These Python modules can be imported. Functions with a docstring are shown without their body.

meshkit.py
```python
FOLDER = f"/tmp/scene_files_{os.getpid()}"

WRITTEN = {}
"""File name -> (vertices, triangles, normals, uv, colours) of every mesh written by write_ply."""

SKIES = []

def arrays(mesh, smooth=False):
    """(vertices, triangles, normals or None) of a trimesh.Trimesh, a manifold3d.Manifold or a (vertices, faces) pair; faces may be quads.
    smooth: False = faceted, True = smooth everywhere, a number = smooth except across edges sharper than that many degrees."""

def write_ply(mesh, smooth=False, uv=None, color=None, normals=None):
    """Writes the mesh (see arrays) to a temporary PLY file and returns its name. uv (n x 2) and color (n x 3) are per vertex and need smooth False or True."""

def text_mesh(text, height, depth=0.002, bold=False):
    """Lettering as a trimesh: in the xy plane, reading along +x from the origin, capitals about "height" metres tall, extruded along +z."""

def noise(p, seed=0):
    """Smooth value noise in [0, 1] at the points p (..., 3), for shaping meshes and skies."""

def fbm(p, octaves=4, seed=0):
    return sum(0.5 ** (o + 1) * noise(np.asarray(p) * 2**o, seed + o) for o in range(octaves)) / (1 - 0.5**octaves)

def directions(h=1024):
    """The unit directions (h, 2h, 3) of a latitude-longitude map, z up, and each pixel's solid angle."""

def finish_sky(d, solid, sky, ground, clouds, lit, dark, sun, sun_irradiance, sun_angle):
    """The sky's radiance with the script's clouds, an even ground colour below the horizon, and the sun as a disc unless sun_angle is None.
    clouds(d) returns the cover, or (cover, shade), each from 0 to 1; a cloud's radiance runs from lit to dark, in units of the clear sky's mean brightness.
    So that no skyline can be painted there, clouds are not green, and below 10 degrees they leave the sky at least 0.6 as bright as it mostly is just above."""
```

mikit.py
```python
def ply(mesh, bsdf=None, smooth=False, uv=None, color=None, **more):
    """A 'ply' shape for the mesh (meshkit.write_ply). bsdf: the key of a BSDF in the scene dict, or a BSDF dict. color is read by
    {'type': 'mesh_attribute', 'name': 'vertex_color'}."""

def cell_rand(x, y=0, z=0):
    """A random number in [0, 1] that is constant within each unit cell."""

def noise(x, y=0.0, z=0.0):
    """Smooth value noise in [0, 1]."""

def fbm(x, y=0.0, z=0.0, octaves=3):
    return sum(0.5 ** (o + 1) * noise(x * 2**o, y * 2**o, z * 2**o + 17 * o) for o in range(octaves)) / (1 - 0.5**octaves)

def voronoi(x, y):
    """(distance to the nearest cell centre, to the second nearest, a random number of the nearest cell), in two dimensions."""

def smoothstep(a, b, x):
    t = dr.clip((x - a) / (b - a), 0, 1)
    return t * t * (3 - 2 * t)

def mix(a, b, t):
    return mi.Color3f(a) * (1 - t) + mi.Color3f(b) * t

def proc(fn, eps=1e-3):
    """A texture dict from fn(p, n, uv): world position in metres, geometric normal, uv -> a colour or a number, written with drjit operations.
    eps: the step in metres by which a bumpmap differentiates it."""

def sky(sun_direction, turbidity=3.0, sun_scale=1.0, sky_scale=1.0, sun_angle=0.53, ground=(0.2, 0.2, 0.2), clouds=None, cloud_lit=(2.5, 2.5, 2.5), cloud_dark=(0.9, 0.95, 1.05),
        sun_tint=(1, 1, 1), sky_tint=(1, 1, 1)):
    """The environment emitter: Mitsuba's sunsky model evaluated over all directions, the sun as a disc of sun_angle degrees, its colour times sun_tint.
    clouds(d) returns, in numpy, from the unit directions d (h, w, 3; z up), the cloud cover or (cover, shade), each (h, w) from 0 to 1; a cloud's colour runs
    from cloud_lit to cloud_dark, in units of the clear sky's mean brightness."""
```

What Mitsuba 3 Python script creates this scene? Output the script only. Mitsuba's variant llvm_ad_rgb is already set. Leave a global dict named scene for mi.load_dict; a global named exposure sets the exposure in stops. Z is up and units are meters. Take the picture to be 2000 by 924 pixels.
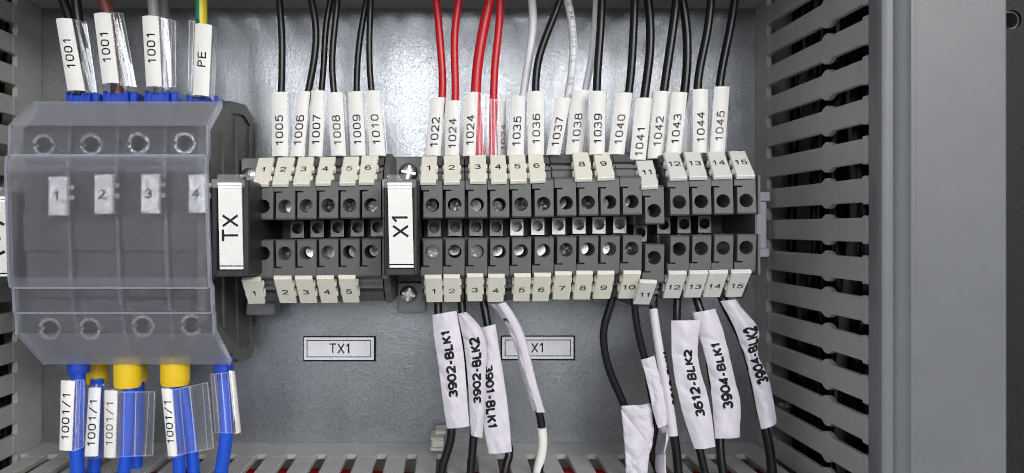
import math, random
import numpy as np, trimesh, mitsuba as mi, drjit as dr
import manifold3d as m3
import shapely.geometry as sg
from shapely.ops import unary_union
from scipy.interpolate import CubicSpline
import mikit, meshkit
from mikit import proc, noise, fbm, voronoi, smoothstep, mix, cell_rand
T = mi.ScalarTransform4f
rnd = random.Random(7)
scene, labels = {'type': 'scene'}, {}

# ------------------------------------------------------------------ camera, light, exposure
D, F, VX, VY = 0.26, 1541.0, 880.0, 445.0        # distance to the mounting plate, focal length and principal point in photo pixels
exposure = 0.28
scene['camera'] = {'type': 'perspective', 'fov_axis': 'x', 'fov': 2 * math.degrees(math.atan(1000 / F)),
                   'principal_point_offset_x': (1000 - VX) / 2000, 'principal_point_offset_y': (462 - VY) / 924,
                   'near_clip': 0.01, 'far_clip': 50.0,
                   'to_world': T().look_at(origin=[0, -D, 0], target=[0, 0, 0], up=[0, 0, 1])}
scene['room_light'] = {'type': 'constant', 'radiance': {'type': 'rgb', 'value': [0.285, 0.288, 0.298]}}

def lamp(key, origin, target, w, h, rgb, label):
    scene[key] = {'type': 'rectangle', 'to_world': T().look_at(origin=origin, target=target, up=[0, 0.1, 1]) @ T().scale([w / 2, h / 2, 1]),
                  'bsdf': {'type': 'diffuse', 'reflectance': {'type': 'rgb', 'value': 0.5}},
                  'emitter': {'type': 'area', 'radiance': {'type': 'rgb', 'value': rgb}}}
    labels[key] = {'label': label, 'category': 'lamp'}
lamp('ceiling_lamp', [0.75, -1.5, 0.52], [-0.02, 0, 0], 0.6, 0.4, [13.0, 12.8, 12.3], 'white ceiling lamp panel to the right above the open cabinet')
lamp('ceiling_lamp_001', [0.02, -2.0, 0.40], [0, 0, 0], 1.0, 0.52, [6.7, 6.85, 7.15], 'white lamp panel further back in the room')

# ------------------------------------------------------------------ helpers
def P(px, py, h):
    """World point seen at photo pixel (px, py) at the height h (metres) in front of the plate."""
    k = (D - h) / F
    return np.array([(px - VX) * k, -h, (VY - py) * k])

def numbered(name):
    used = lambda k: k in scene or k in labels or any(s.startswith(k + '__') for s in scene)
    if not used(name): return name
    i = 1
    while used(f'{name}_{i:03d}'): i += 1
    return f'{name}_{i:03d}'

def thing(name, label, cat, group=None):
    k = numbered(name)
    labels[k] = {'label': label, 'category': cat}
    if group: labels[k]['group'] = group
    return k

def add(key, mesh, mat, smooth=False, label=None, **kw):
    key = numbered(key)
    scene[key] = mikit.ply(mesh, mat, smooth=smooth, **kw)
    if label: labels[key] = {'label': label}
    return key

def reuse(key, shape, tw):
    key = numbered(key)
    scene[key] = {**shape, 'to_world': tw}
    return key

def M(v, f, merge=True):
    m = trimesh.Trimesh(np.asarray(v, float), np.asarray(f, int), process=merge)
    return m
def cat(*ms):
    return trimesh.util.concatenate(list(ms))
def tm(man):
    q = man.to_mesh()
    return trimesh.Trimesh(q.vert_properties[:, :3], q.tri_verts, process=True)
def box(x0, x1, h0, h1, z0, z1, r=0.0):
    """Axis-aligned box, r = rounding by chamfer."""
    if r <= 0:
        b = trimesh.creation.box((x1 - x0, h1 - h0, z1 - z0)); b.apply_translation(((x0 + x1) / 2, -(h0 + h1) / 2, (z0 + z1) / 2)); return b
    pts = []
    for sx in (0, 1):
        for sy in (0, 1):
            for sz in (0, 1):
                c = np.array([x0 if sx == 0 else x1, -h0 if sy == 0 else -h1, z0 if sz == 0 else z1])
                s = np.array([1 if sx == 0 else -1, -1 if sy == 0 else 1, 1 if sz == 0 else -1]) * r
                for k in range(3):
                    e = c + s; e[k] = c[k]; pts.append(e)
    return trimesh.convex.convex_hull(np.array(pts))
def ext_x(poly, x0, x1):
    """polygon of (z, h) extruded along x."""
    m = m3.CrossSection([np.array(poly, float)], m3.FillRule.NonZero).extrude(x1 - x0)
    return m.transform(np.array([[0, 0, 1, x0], [0, -1, 0, 0], [1, 0, 0, 0]], float))
def mbox(x0, x1, h0, h1, z0, z1):
    return m3.Manifold.cube([x1 - x0, h1 - h0, z1 - z0]).translate([x0, -h1, z0])
def cyl_y(cx, cz, r, h0, h1, n=28):
    """manifold cylinder along the viewing axis from h0 to h1."""
    return m3.Manifold.cylinder(h1 - h0, r, r, n).transform(np.array([[1, 0, 0, cx], [0, 0, -1, -h0], [0, 1, 0, cz]], float))
def spline(pts, n):
    pts = np.asarray(pts, float)
    if len(pts) == 2:
        return pts[0] + (pts[1] - pts[0]) * np.linspace(0, 1, n)[:, None]
    t = np.r_[0, np.cumsum(np.linalg.norm(np.diff(pts, axis=0), axis=1))]
    return CubicSpline(t / t[-1], pts, bc_type='natural')(np.linspace(0, 1, n))
def tube(path, r, sides=14, caps=True, arc=None):
    """round tube along path; arc=(a0,a1): only that sector of the wall."""
    p = np.asarray(path); n = len(p)
    t = np.gradient(p, axis=0); t /= np.linalg.norm(t, axis=1)[:, None]
    a = np.cross(t, [0, 1.0, 0]); a /= np.linalg.norm(a, axis=1)[:, None]
    b = np.cross(a, t)
    b *= np.where(b[:, 1:2] > 0, -1, 1)          # b points at the viewer's side
    r = np.broadcast_to(r, (n,))[:, None, None]
    a0, a1 = arc or (0, 2 * np.pi)
    ang = np.linspace(a0, a1, sides + 1)[:-1] if arc is None else np.linspace(a0, a1, sides)
    v = p[:, None] + r * (np.cos(ang)[None, :, None] * a[:, None] + np.sin(ang)[None, :, None] * b[:, None])
    v = v.reshape(-1, 3); f = []
    S = sides
    for i in range(n - 1):
        for j in range(S if arc is None else S - 1):
            j2 = (j + 1) % S
            q = [i * S + j, i * S + j2, (i + 1) * S + j2, (i + 1) * S + j]
            f += [[q[0], q[1], q[2]], [q[0], q[2], q[3]]]
    if arc is None and caps:
        for i, fl in ((0, 1), (n - 1, 0)):
            v = np.vstack([v, p[i]]); c = len(v) - 1
            for j in range(S):
                e = [i * S + j, i * S + (j + 1) % S, c]
                f.append(e[::-1] if fl else e)
    m = M(v, f, merge=False)
    if arc is None: trimesh.repair.fix_normals(m)
    return m

class Rib:
    """A sheet between a left and a right edge (world polylines, top to bottom), bulging by `bulge` towards the viewer."""
    def __init__(s, L, R, bulge=0.0, nv=16, nu=9, crumple=0.0, creases=()):
        s.creases = creases
        s.L, s.R = spline(L, 65), spline(R, 65); s.bulge, s.nu, s.nv, s.crumple, s.seed = bulge, nu, nv, crumple, round(float(np.asarray(L)[0][0]) * 5000)
        s.W = np.linalg.norm(s.R[32] - s.L[32]); s.H = np.linalg.norm(np.diff((s.L + s.R) / 2, axis=0), axis=1).sum()
    def S(s, u, v):
        u, v = np.asarray(u, float), np.asarray(v, float)
        vi = np.clip(v, 0, 1) * 64; i = np.clip(vi.astype(int), 0, 63); f = (vi - i)[..., None]
        l = s.L[i] * (1 - f) + s.L[i + 1] * f; r = s.R[i] * (1 - f) + s.R[i + 1] * f
        dv = (s.L[i + 1] - s.L[i]) + (s.R[i + 1] - s.R[i])
        n = np.cross(r - l, dv); n /= np.linalg.norm(n, axis=-1)[..., None]
        n = np.where(n[..., 1:2] > 0, -n, n)
        b = s.bulge * (1 - (2 * u - 1) ** 2)
        if s.crumple:
            q = np.stack([u * 1.6 + v * 2.0, v * 7.0 - u * 1.2, np.zeros_like(u)], -1)
            b = b + s.crumple * (np.abs(meshkit.noise(q, s.seed) - 0.5) * 2 - 0.35) + s.crumple * 0.5 * (meshkit.noise(q * 2.7, s.seed + 3) - 0.5)
        for c, a, sl in s.creases: b = b - a * np.exp(-np.abs(v - c - sl * (u - 0.5)) / 0.018)
        return l + (r - l) * u[..., None] + n * b[..., None], n
    def mesh(s, thick=0.0003, u0=0, u1=1, v0=0, v1=1, lift=0.0, caps=True):
        u, v = np.meshgrid(np.linspace(u0, u1, s.nu), np.linspace(v0, v1, s.nv))
        p, n = s.S(u, v)
        A = (p + n * lift).reshape(-1, 3); B = (p + n * (lift - thick)).reshape(-1, 3); nu, nv = s.nu, s.nv; N = len(A); f = []
        for j in range(nv - 1):
            for i in range(nu - 1):
                a, b, c, d = j * nu + i, j * nu + i + 1, (j + 1) * nu + i + 1, (j + 1) * nu + i
                f += [[a, d, c], [a, c, b], [N + a, N + c, N + d], [N + a, N + b, N + c]]
        sides = []
        sides += [((j + 1) * nu, j * nu) for j in range(nv - 1)] + [(j * nu + nu - 1, (j + 1) * nu + nu - 1) for j in range(nv - 1)]
        if caps: sides += [(i, i + 1) for i in range(nu - 1)] + [((nv - 1) * nu + i + 1, (nv - 1) * nu + i) for i in range(nu - 1)]
        for a, b in sides: f += [[a, b, N + b], [a, N + b, N + a]]
        m = M(np.vstack([A, B]), f, merge=False)
        if m.volume < 0: m.invert()
        return m
    def text(s, txt, height, cu=0.5, cv=0.5, mode='up', stretch=1.0, style='plot', lift=0.00006, slant=0.0):
        t = lettering(txt, height, style)
        x, y, z = t.vertices.T
        x = x * stretch; y = y + slant * x
        if mode == 'up': u, v = cu - y / s.W, cv - x / s.H
        elif mode == 'down': u, v = cu + y / s.W, cv + x / s.H
        else: u, v = cu + x / s.W, cv - y / s.H
        p, n = s.S(u, v)
        return M(p + n * (lift + z[:, None]), t.faces, merge=False)

_let = {}
def arc(cx, cy, rx, ry, a0, a1, p=2.0, n=22):
    t = np.radians(np.linspace(a0, a1, n)); c, q = np.cos(t), np.sin(t)
    return np.c_[cx + rx * np.sign(c) * np.abs(c) ** (2 / p), cy + ry * np.sign(q) * np.abs(q) ** (2 / p)].tolist()
def glyph(ch, p):
    six = [arc(.31, .31, .30, .31, 0, 360, p), arc(.33, .5, .32, .5, 48, 182, p)]
    G = {'0': [arc(.31, .5, .30, .5, 0, 360, p)], '1': [[(.10, .76), (.34, 1), (.34, 0)]],
         '2': [arc(.31, .71, .28, .29, 172, -28, p) + [(.02, 0), (.62, 0)]],
         '3': [arc(.30, .755, .255, .245, 155, -90, p), arc(.30, .255, .295, .255, 90, -158, p)],
         '4': [[(.47, 0), (.47, 1), (.02, .3), (.64, .3)]],
         '5': [[(.56, 1), (.13, 1), (.07, .5)] + arc(.30, .325, .30, .325, 140, -152, p)],
         '6': six, '9': [[(.62 - x, 1 - y) for x, y in g] for g in six], '7': [[(.02, 1), (.60, 1), (.36, .5), (.24, 0)]],
         '8': [arc(.31, .755, .25, .245, 0, 360, p), arc(.31, .265, .30, .265, 0, 360, p)],
         'T': [[(0, 1), (.66, 1)], [(.33, 1), (.33, 0)]], 'X': [[(.02, 1), (.64, 0)], [(.64, 1), (.02, 0)]],
         'P': [[(.06, 0), (.06, 1)], [(.06, 1), (.32, 1)] + arc(.32, .755, .28, .245, 90, -90, p) + [(.06, .51)]],
         'E': [[(.60, 1), (.06, 1), (.06, 0), (.62, 0)], [(.06, .52), (.54, .52)]],
         'B': [[(.06, 0), (.06, 1)], [(.06, 1), (.32, 1)] + arc(.32, .765, .24, .235, 90, -90, p) + [(.06, .53)], [(.32, .53)] + arc(.34, .265, .28, .265, 90, -90, p) + [(.06, 0)]],
         'L': [[(.08, 1), (.08, 0), (.58, 0)]], 'K': [[(.06, 0), (.06, 1)], [(.62, 1), (.06, .38)], [(.24, .58), (.66, 0)]],
         'S': [arc(.31, .75, .27, .25, 25, 270, p)[:-1] + arc(.31, .25, .29, .25, 90, -155, p)], 'H': [[(.06, 0), (.06, 1)], [(.60, 0), (.60, 1)], [(.06, .52), (.60, .52)]],
         'Q': [arc(.33, .5, .32, .5, 0, 360, p), [(.42, .24), (.66, -.04)]], 'M': [[(.05, 0), (.05, 1), (.37, .1), (.69, 1), (.69, 0)]],
         'V': [[(.0, 1), (.32, 0), (.64, 1)]], 'I': [[(.2, 0), (.2, 1)]], 'O': [arc(.33, .5, .33, .5, 0, 360, p)],
         '/': [[(.0, -.05), (.55, 1.05)]], '-': [[(.04, .40), (.36, .40)]], '.': [[(.12, 0), (.14, 0.02)]], ':': [[(.15, .08), (.15, .11)], [(.15, .62), (.15, .65)]],
         '(': [arc(.45, .45, .35, .68, 125, 235)], ')': [arc(.0, .45, .35, .68, 55, -55)]}
    return G[ch]
ADV = {'1': .52, '-': .42, '.': .3, ':': .36, 'I': .42, '(': .45, ')': .45, 'M': .76, '/': .56, 'L': .58}
def lettering(txt, height, style='plot'):
    """stroked letters in the xy plane, centred on the origin, capitals `height` tall; styles differ in stroke, roundness and spacing."""
    k = (txt, round(height, 6), style)
    if k not in _let:
        stroke, p, gap, mono = {'plot': (.15, 3.0, .30, .62), 'tag': (.15, 2.0, .18, None), 'bold': (.235, 2.1, .17, None), 'sans': (.135, 2.0, .20, None), 'thin': (.10, 2.4, .5, .62)}[style]
        x, shapes = 0.0, []
        for ch in txt:
            if ch == ' ': x += .42 + gap; continue
            w = mono or ADV.get(ch, .64)
            dx = x + ((mono - ADV.get(ch, .64)) / 2 if mono else 0)
            if ch == '1' and not mono: dx -= .06
            for g in glyph(ch, p):
                shapes.append(sg.LineString([(a + dx, b * (1 - stroke) + stroke / 2) for a, b in g]).buffer(stroke / 2, quad_segs=4, cap_style='flat' if style in ('bold', 'sans') else 'round'))
            x += w + gap
        u = unary_union(shapes).simplify(0.008)
        m = cat(*[trimesh.creation.extrude_polygon(g, 0.00003 / height, engine='earcut') for g in getattr(u, 'geoms', [u])])
        m.apply_scale(height)
        lo, hi = m.bounds; m.apply_translation([-(lo[0] + hi[0]) / 2, -height / 2, 0])
        v, f = trimesh.remesh.subdivide_to_size(m.vertices, m.faces, max(height * 0.24, 0.0004))
        _let[k] = trimesh.Trimesh(v, f, process=False)
    return _let[k]

def slab(c, thick, bev):
    """chamfered plate from its four front corners TL, TR, BR, BL."""
    c = np.asarray(c, float); n = np.cross(c[1] - c[0], c[3] - c[0]); n /= np.linalg.norm(n)
    n = -n if n[1] > 0 else n
    mid = c.mean(0); inset = []
    for i in range(4):
        a, b = c[(i + 1) % 4] - c[i], c[(i - 1) % 4] - c[i]
        inset.append(c[i] + (a / np.linalg.norm(a) + b / np.linalg.norm(b)) * bev)
    return trimesh.convex.convex_hull(np.vstack([np.array(inset), c - n * bev, c - n * thick])), n

# ------------------------------------------------------------------ materials
def rgb(*c): return {'type': 'rgb', 'value': list(c)}
def prin(key, base, rough=0.5, spec=0.5, **kw):
    scene[key] = {'type': 'twosided', 'bsdf': {'type': 'principled', 'base_color': rgb(*base) if isinstance(base, tuple) else base, 'roughness': rough, 'specular': spec, **kw}}
def mottled(base, amp, scale):
    b = np.array(base)
    return proc(lambda p, n, uv: mi.Color3f(*b.tolist()) * (1 - amp + 2 * amp * fbm(p.x * scale, p.y * scale, p.z * scale, 3)))

def zinc(p, n, uv):
    g = fbm(p.x * 3200, p.z * 3200, 3.0, 2); c = fbm(p.x * 110, p.z * 110, 1.0, 3)
    s = 0.325 + 0.18 * (g - 0.5) + 0.07 * (c - 0.5)
    return mi.Color3f(0.955, 0.995, 1.03) * s
def zinc_r(p, n, uv):
    return 0.31 + 0.22 * (fbm(p.x * 2600, p.z * 2600, 7.0, 2) - 0.5) + 0.04 * (fbm(p.x * 40, p.z * 40, 2.0, 2) - 0.5)
scene['m_zinc'] = {'type': 'twosided', 'bsdf': {'type': 'bumpmap', 'arbitrary': proc(lambda p, n, uv: 0.00004 * fbm(p.x * 2300, p.z * 2300, 5.0, 2), eps=1e-4), 'scale': 1.0,
                  'bsdf': {'type': 'principled', 'base_color': proc(zinc), 'roughness': proc(zinc_r), 'metallic': 0.85, 'specular': 0.5}}}
prin('m_duct', mottled((0.42, 0.417, 0.40), 0.08, 260), 0.5)
prin('m_lid', mottled((0.158, 0.165, 0.175), 0.06, 120), 0.42)
prin('m_black_steel', mottled((0.012, 0.012, 0.013), 0.3, 800), 0.55, 0.3)
prin('m_body', mottled((0.112, 0.112, 0.113), 0.10, 500), 0.5)
prin('m_power', mottled((0.055, 0.055, 0.058), 0.12, 300), 0.5)
prin('m_barrier', mottled((0.10, 0.102, 0.095), 0.14, 240), 0.55)
prin('m_partition', (0.15, 0.15, 0.155), 0.5)
prin('m_black', mottled((0.017, 0.017, 0.018), 0.2, 500), 0.42)
prin('m_foot', mottled((0.27, 0.27, 0.265), 0.08, 300), 0.5)
prin('m_cream', mottled((0.88, 0.86, 0.735), 0.04, 300), 0.45)
prin('m_cream2', mottled((0.80, 0.79, 0.75), 0.04, 300), 0.45)
prin('m_label', mottled((0.86, 0.845, 0.81), 0.03, 400), 0.4)
prin('m_tag_white', (0.93, 0.93, 0.91), 0.5)
prin('m_paper', mottled((0.70, 0.665, 0.73), 0.05, 200), 0.5)
prin('m_ink', (0.012, 0.012, 0.014), 0.6, 0.2)
prin('m_ink_pale', (0.16, 0.15, 0.14), 0.6, 0.2)
prin('m_ink_mid', (0.05, 0.05, 0.05), 0.6, 0.2)
prin('m_plate_label', mottled((0.82, 0.82, 0.86), 0.04, 300), 0.4)
prin('m_wire_black', (0.009, 0.009, 0.010), 0.26, 0.4)
prin('m_wire_red', (0.56, 0.012, 0.022), 0.33, 0.5)
prin('m_wire_white', (0.80, 0.80, 0.82), 0.35)
prin('m_wire_blue', (0.014, 0.095, 0.64), 0.25, 0.6)
prin('m_wire_brown', (0.14, 0.045, 0.03), 0.35)
prin('m_wire_grey', (0.25, 0.25, 0.26), 0.4)
prin('m_wire_green', (0.02, 0.26, 0.12), 0.35)
prin('m_wire_yellow', (0.75, 0.62, 0.03), 0.35)
prin('m_ferrule_yellow', (0.86, 0.58, 0.015), 0.35)
prin('m_ferrule_blue', (0.012, 0.06, 0.46), 0.35)
prin('m_rail', (0.66, 0.66, 0.72), 0.45)
prin('m_screw', mottled((0.55, 0.54, 0.52), 0.2, 2500), 0.32, metallic=1.0)
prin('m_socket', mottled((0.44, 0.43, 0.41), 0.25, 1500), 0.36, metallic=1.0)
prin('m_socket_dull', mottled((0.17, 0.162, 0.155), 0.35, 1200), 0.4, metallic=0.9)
prin('m_clip', (0.66, 0.65, 0.58), 0.5)
scene['m_clear'] = {'type': 'blendbsdf', 'weight': 0.055,
    'a': {'type': 'thindielectric', 'int_ior': 1.45},
    'b': {'type': 'principledthin', 'base_color': rgb(0.68, 0.68, 0.70), 'roughness': 0.25, 'spec_trans': 0.1, 'diff_trans': 1.0, 'eta': 1.45}}
scene['m_clear_edge'] = {'type': 'blendbsdf', 'weight': 0.11,
    'a': {'type': 'thindielectric', 'int_ior': 1.45},
    'b': {'type': 'principledthin', 'base_color': rgb(0.93, 0.93, 0.93), 'roughness': 0.25, 'spec_trans': 0.1, 'diff_trans': 0.8, 'eta': 1.45}}
def frost(p, n, uv):
    # the bent end facets and the thicker moulded bands at the two ridges are milkier than the flat front
    band = smoothstep(0.0125, 0.0150, p.z) * (1 - smoothstep(0.0180, 0.0184, p.z)) + (1 - smoothstep(-0.0128, -0.0118, p.z)) * smoothstep(-0.0156, -0.0150, p.z)
    return 0.125 + 0.30 * smoothstep(0.25, 0.5, dr.abs(n.z)) + 0.12 * dr.clip(band, 0, 1) + 0.09 * (fbm(p.x * 90, p.y * 90, p.z * 60, 3) - 0.5)
scene['m_cover'] = {'type': 'blendbsdf', 'weight': proc(frost),
    'a': {'type': 'principledthin', 'base_color': rgb(0.97, 0.975, 0.99), 'roughness': 0.16, 'spec_trans': 1.0, 'diff_trans': 0.0, 'eta': 1.15},
    'b': {'type': 'principledthin', 'base_color': rgb(0.80, 0.81, 0.90), 'roughness': 0.3, 'spec_trans': 0.0, 'diff_trans': 0.9, 'eta': 1.5}}
scene['m_cover_edge'] = {'type': 'blendbsdf', 'weight': 0.38,
    'a': {'type': 'thindielectric', 'int_ior': 1.5},
    'b': {'type': 'principledthin', 'base_color': rgb(0.68, 0.70, 0.80), 'roughness': 0.3, 'spec_trans': 0.0, 'diff_trans': 0.9, 'eta': 1.5}}

# ------------------------------------------------------------------ the setting: mounting plate
XL, XR, ZT, ZB, HD = -0.1346, 0.1004, 0.0722, -0.0707, 0.073
add('mounting_plate', box(-0.24, 0.24, -0.002, 0.0, -0.16, 0.16), 'm_zinc'); labels['mounting_plate'] = {'label': 'speckled galvanised steel mounting plate at the back of the cabinet', 'kind': 'structure'}

# ------------------------------------------------------------------ slotted wiring ducts
def duct_wall(length0, length1, anchor, pitch, slot_from, slot_w, skip=()):
    """(base strip, fingers) polygons in (t along the duct, h)."""
    slots = []
    k0, k1 = math.floor((length0 - anchor) / pitch) - 1, math.ceil((length1 - anchor) / pitch) + 1
    for k in range(k0, k1 + 1):
        c = anchor + k * pitch
        s = sg.box(c - slot_w / 2, slot_from, c + slot_w / 2, HD + 0.02).buffer(-0.0009).buffer(0.0009, quad_segs=5)
        bumps = [sg.Polygon([(c + q * slot_w / 2 + q * 1e-4, 0.0452), (c + q * (slot_w / 2 - 0.0009), 0.0468), (c + q * (slot_w / 2 - 0.0012), 0.0482), (c + q * (slot_w / 2 - 0.0009), 0.0496), (c + q * slot_w / 2 + q * 1e-4, 0.0515)]) for q in (-1, 1)]
        slots.append(s.difference(unary_union(bumps)))
    wall = sg.box(length0, 0, length1, HD).difference(unary_union(slots))
    cut = slot_from + 0.0022
    base = wall.intersection(sg.box(length0, 0, length1, cut))
    fing = []
    for k in range(k0, k1):
        a, b = anchor + k * pitch, anchor + (k + 1) * pitch
        g = wall.intersection(sg.box(a, cut, b, HD))
        if not g.is_empty and g.area > 2e-5: fing.append(g)
    return base, fing
def duct_mesh(poly, th, frame):
    """extrude the wall polygon by th; frame maps (t, h, w) to the world."""
    ms = []
    for g in getattr(poly, 'geoms', [poly]):
        m = m3.CrossSection([np.array(g.exterior.coords)[:-1]] + [np.array(i.coords)[:-1] for i in g.interiors], m3.FillRule.EvenOdd)
        core = m.extrude(th - 0.0004).translate([0, 0, 0.0002])
        inn = m.offset(-0.00025, m3.JoinType.Miter)
        full = tm(core)
        skin = tm(inn.extrude(th)); full = cat(full, skin) if False else trimesh.Trimesh(full.vertices, full.faces)
        ms.append(full); 
        ms.append(chamfer(m, 0.0002, 0.00025, th))
    m = ms[1] if len(ms) == 2 else cat(*ms[1::2])
    v = frame(m.vertices[:, 0], m.vertices[:, 1], m.vertices[:, 2])
    m = M(v, m.faces, merge=True)
    if m.volume < 0: m.invert()
    return m
def chamfer(cs, dz, inset, th):
    """prism of cross-section with small chamfers at both rims."""
    parts = []
    for poly in cs.to_polygons():
        p = np.asarray(poly); n = len(p)
        e = np.roll(p, -1, 0) - p; e /= np.linalg.norm(e, axis=1)[:, None] + 1e-12
        nr = np.c_[e[:, 1], -e[:, 0]]; av = nr + np.roll(nr, 1, 0); av /= np.maximum((av * av).sum(1), 0.8)[:, None] / 2
        q = p - av * inset
        rings = [np.c_[q, np.zeros(n)], np.c_[p, np.full(n, dz)], np.c_[p, np.full(n, th - dz)], np.c_[q, np.full(n, th)]]
        v = np.vstack(rings); f = []
        for r in range(3):
            for i in range(n):
                j = (i + 1) % n
                f += [[r * n + i, r * n + j, (r + 1) * n + j], [r * n + i, (r + 1) * n + j, (r + 1) * n + i]]
        pg = sg.Polygon(q)
        try:
            vv, ff = trimesh.creation.triangulate_polygon(pg, engine='earcut')
        except Exception:
            vv, ff = trimesh.creation.triangulate_polygon(sg.Polygon(p), engine='earcut')
        o = len(v)
        v = np.vstack([v, np.c_[vv, np.zeros(len(vv))], np.c_[vv, np.full(len(vv), th)]])
        f = f + ff[:, ::-1].tolist() if False else f
        f = np.vstack([f, ff[:, ::-1] + o, ff + o + len(vv)])
        m = trimesh.Trimesh(v, f, process=True); trimesh.repair.fix_normals(m); parts.append(m)
    return cat(*parts)

WT = 0.0017
def make_duct(label, a0, a1, anchor, slot_from, frame, far, lid, pitch, slot_w=0.0034):
    d = thing('slotted_wiring_duct', label, 'cable duct')
    base, fing = duct_wall(a0, a1, anchor, pitch, slot_from, slot_w)
    add(d + '__base_strip', duct_mesh(base, WT, frame), 'm_duct', 30)
    for g in fing:
        m = duct_mesh(g, WT, frame)
        x0, _, x1, _ = g.bounds
        lipv = duct_mesh(sg.box(x0 + 0.0007, HD - 0.006, x1 - 0.0007, HD - 0.0036), WT + 0.0004, lambda t, h, w: frame(t, h, w - 0.0003))
        add(d + '__finger', cat(m, lipv), 'm_duct', 30)
    if far is not None: add(d + '__back_wall', far, 'm_duct')
    if lid is not None: add(d + '__lid', lid, 'm_lid', 35)
    return d
lid_prof = [(0, 0.0705), (0, 0.0738), (0.0006, 0.0750), (0.0016, 0.0755), (0.0030, 0.0754), (0.0036, 0.0743), (0.0043, 0.0751), (0.0058, 0.0757), (0.0066, 0.0765), (0.0075, 0.0765), (0.0079, 0.0760),
            (0.0288, 0.0760), (0.0294, 0.0755), (0.0294, 0.0690), (0.0284, 0.0690), (0.0282, 0.0735), (0.0012, 0.0733), (0.0012, 0.0705)]
def lid_mesh(a0, a1, frame):
    m = tm(m3.CrossSection([np.array(lid_prof)[::-1]], m3.FillRule.NonZero).extrude(a1 - a0))
    v = frame(a0 + m.vertices[:, 2], m.vertices[:, 1], m.vertices[:, 0] - 0.0005)
    m = M(v, m.faces)
    if m.volume < 0: m.invert()
    return m
fr_right = lambda t, h, w: np.c_[XR + w + 0.0006 * (h / HD), -h, t]
fr_left = lambda t, h, w: np.c_[XL - w, -h, t]
fr_top = lambda t, h, w: np.c_[t, -h, ZT + w]
fr_bot = lambda t, h, w: np.c_[t, -h, ZB - w]
make_duct('grey slotted duct with a wide smooth lid at the right', -0.135, 0.135, 0.0529, 0.0092, fr_right, cat(box(0.1284, 0.130, 0.0005, 0.0705, -0.135, 0.135), box(0.1022, 0.1283, 0.0005, 0.002, -0.135, 0.135)), lid_mesh(-0.135, 0.135, fr_right), 0.00971, 0.0038)
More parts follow.
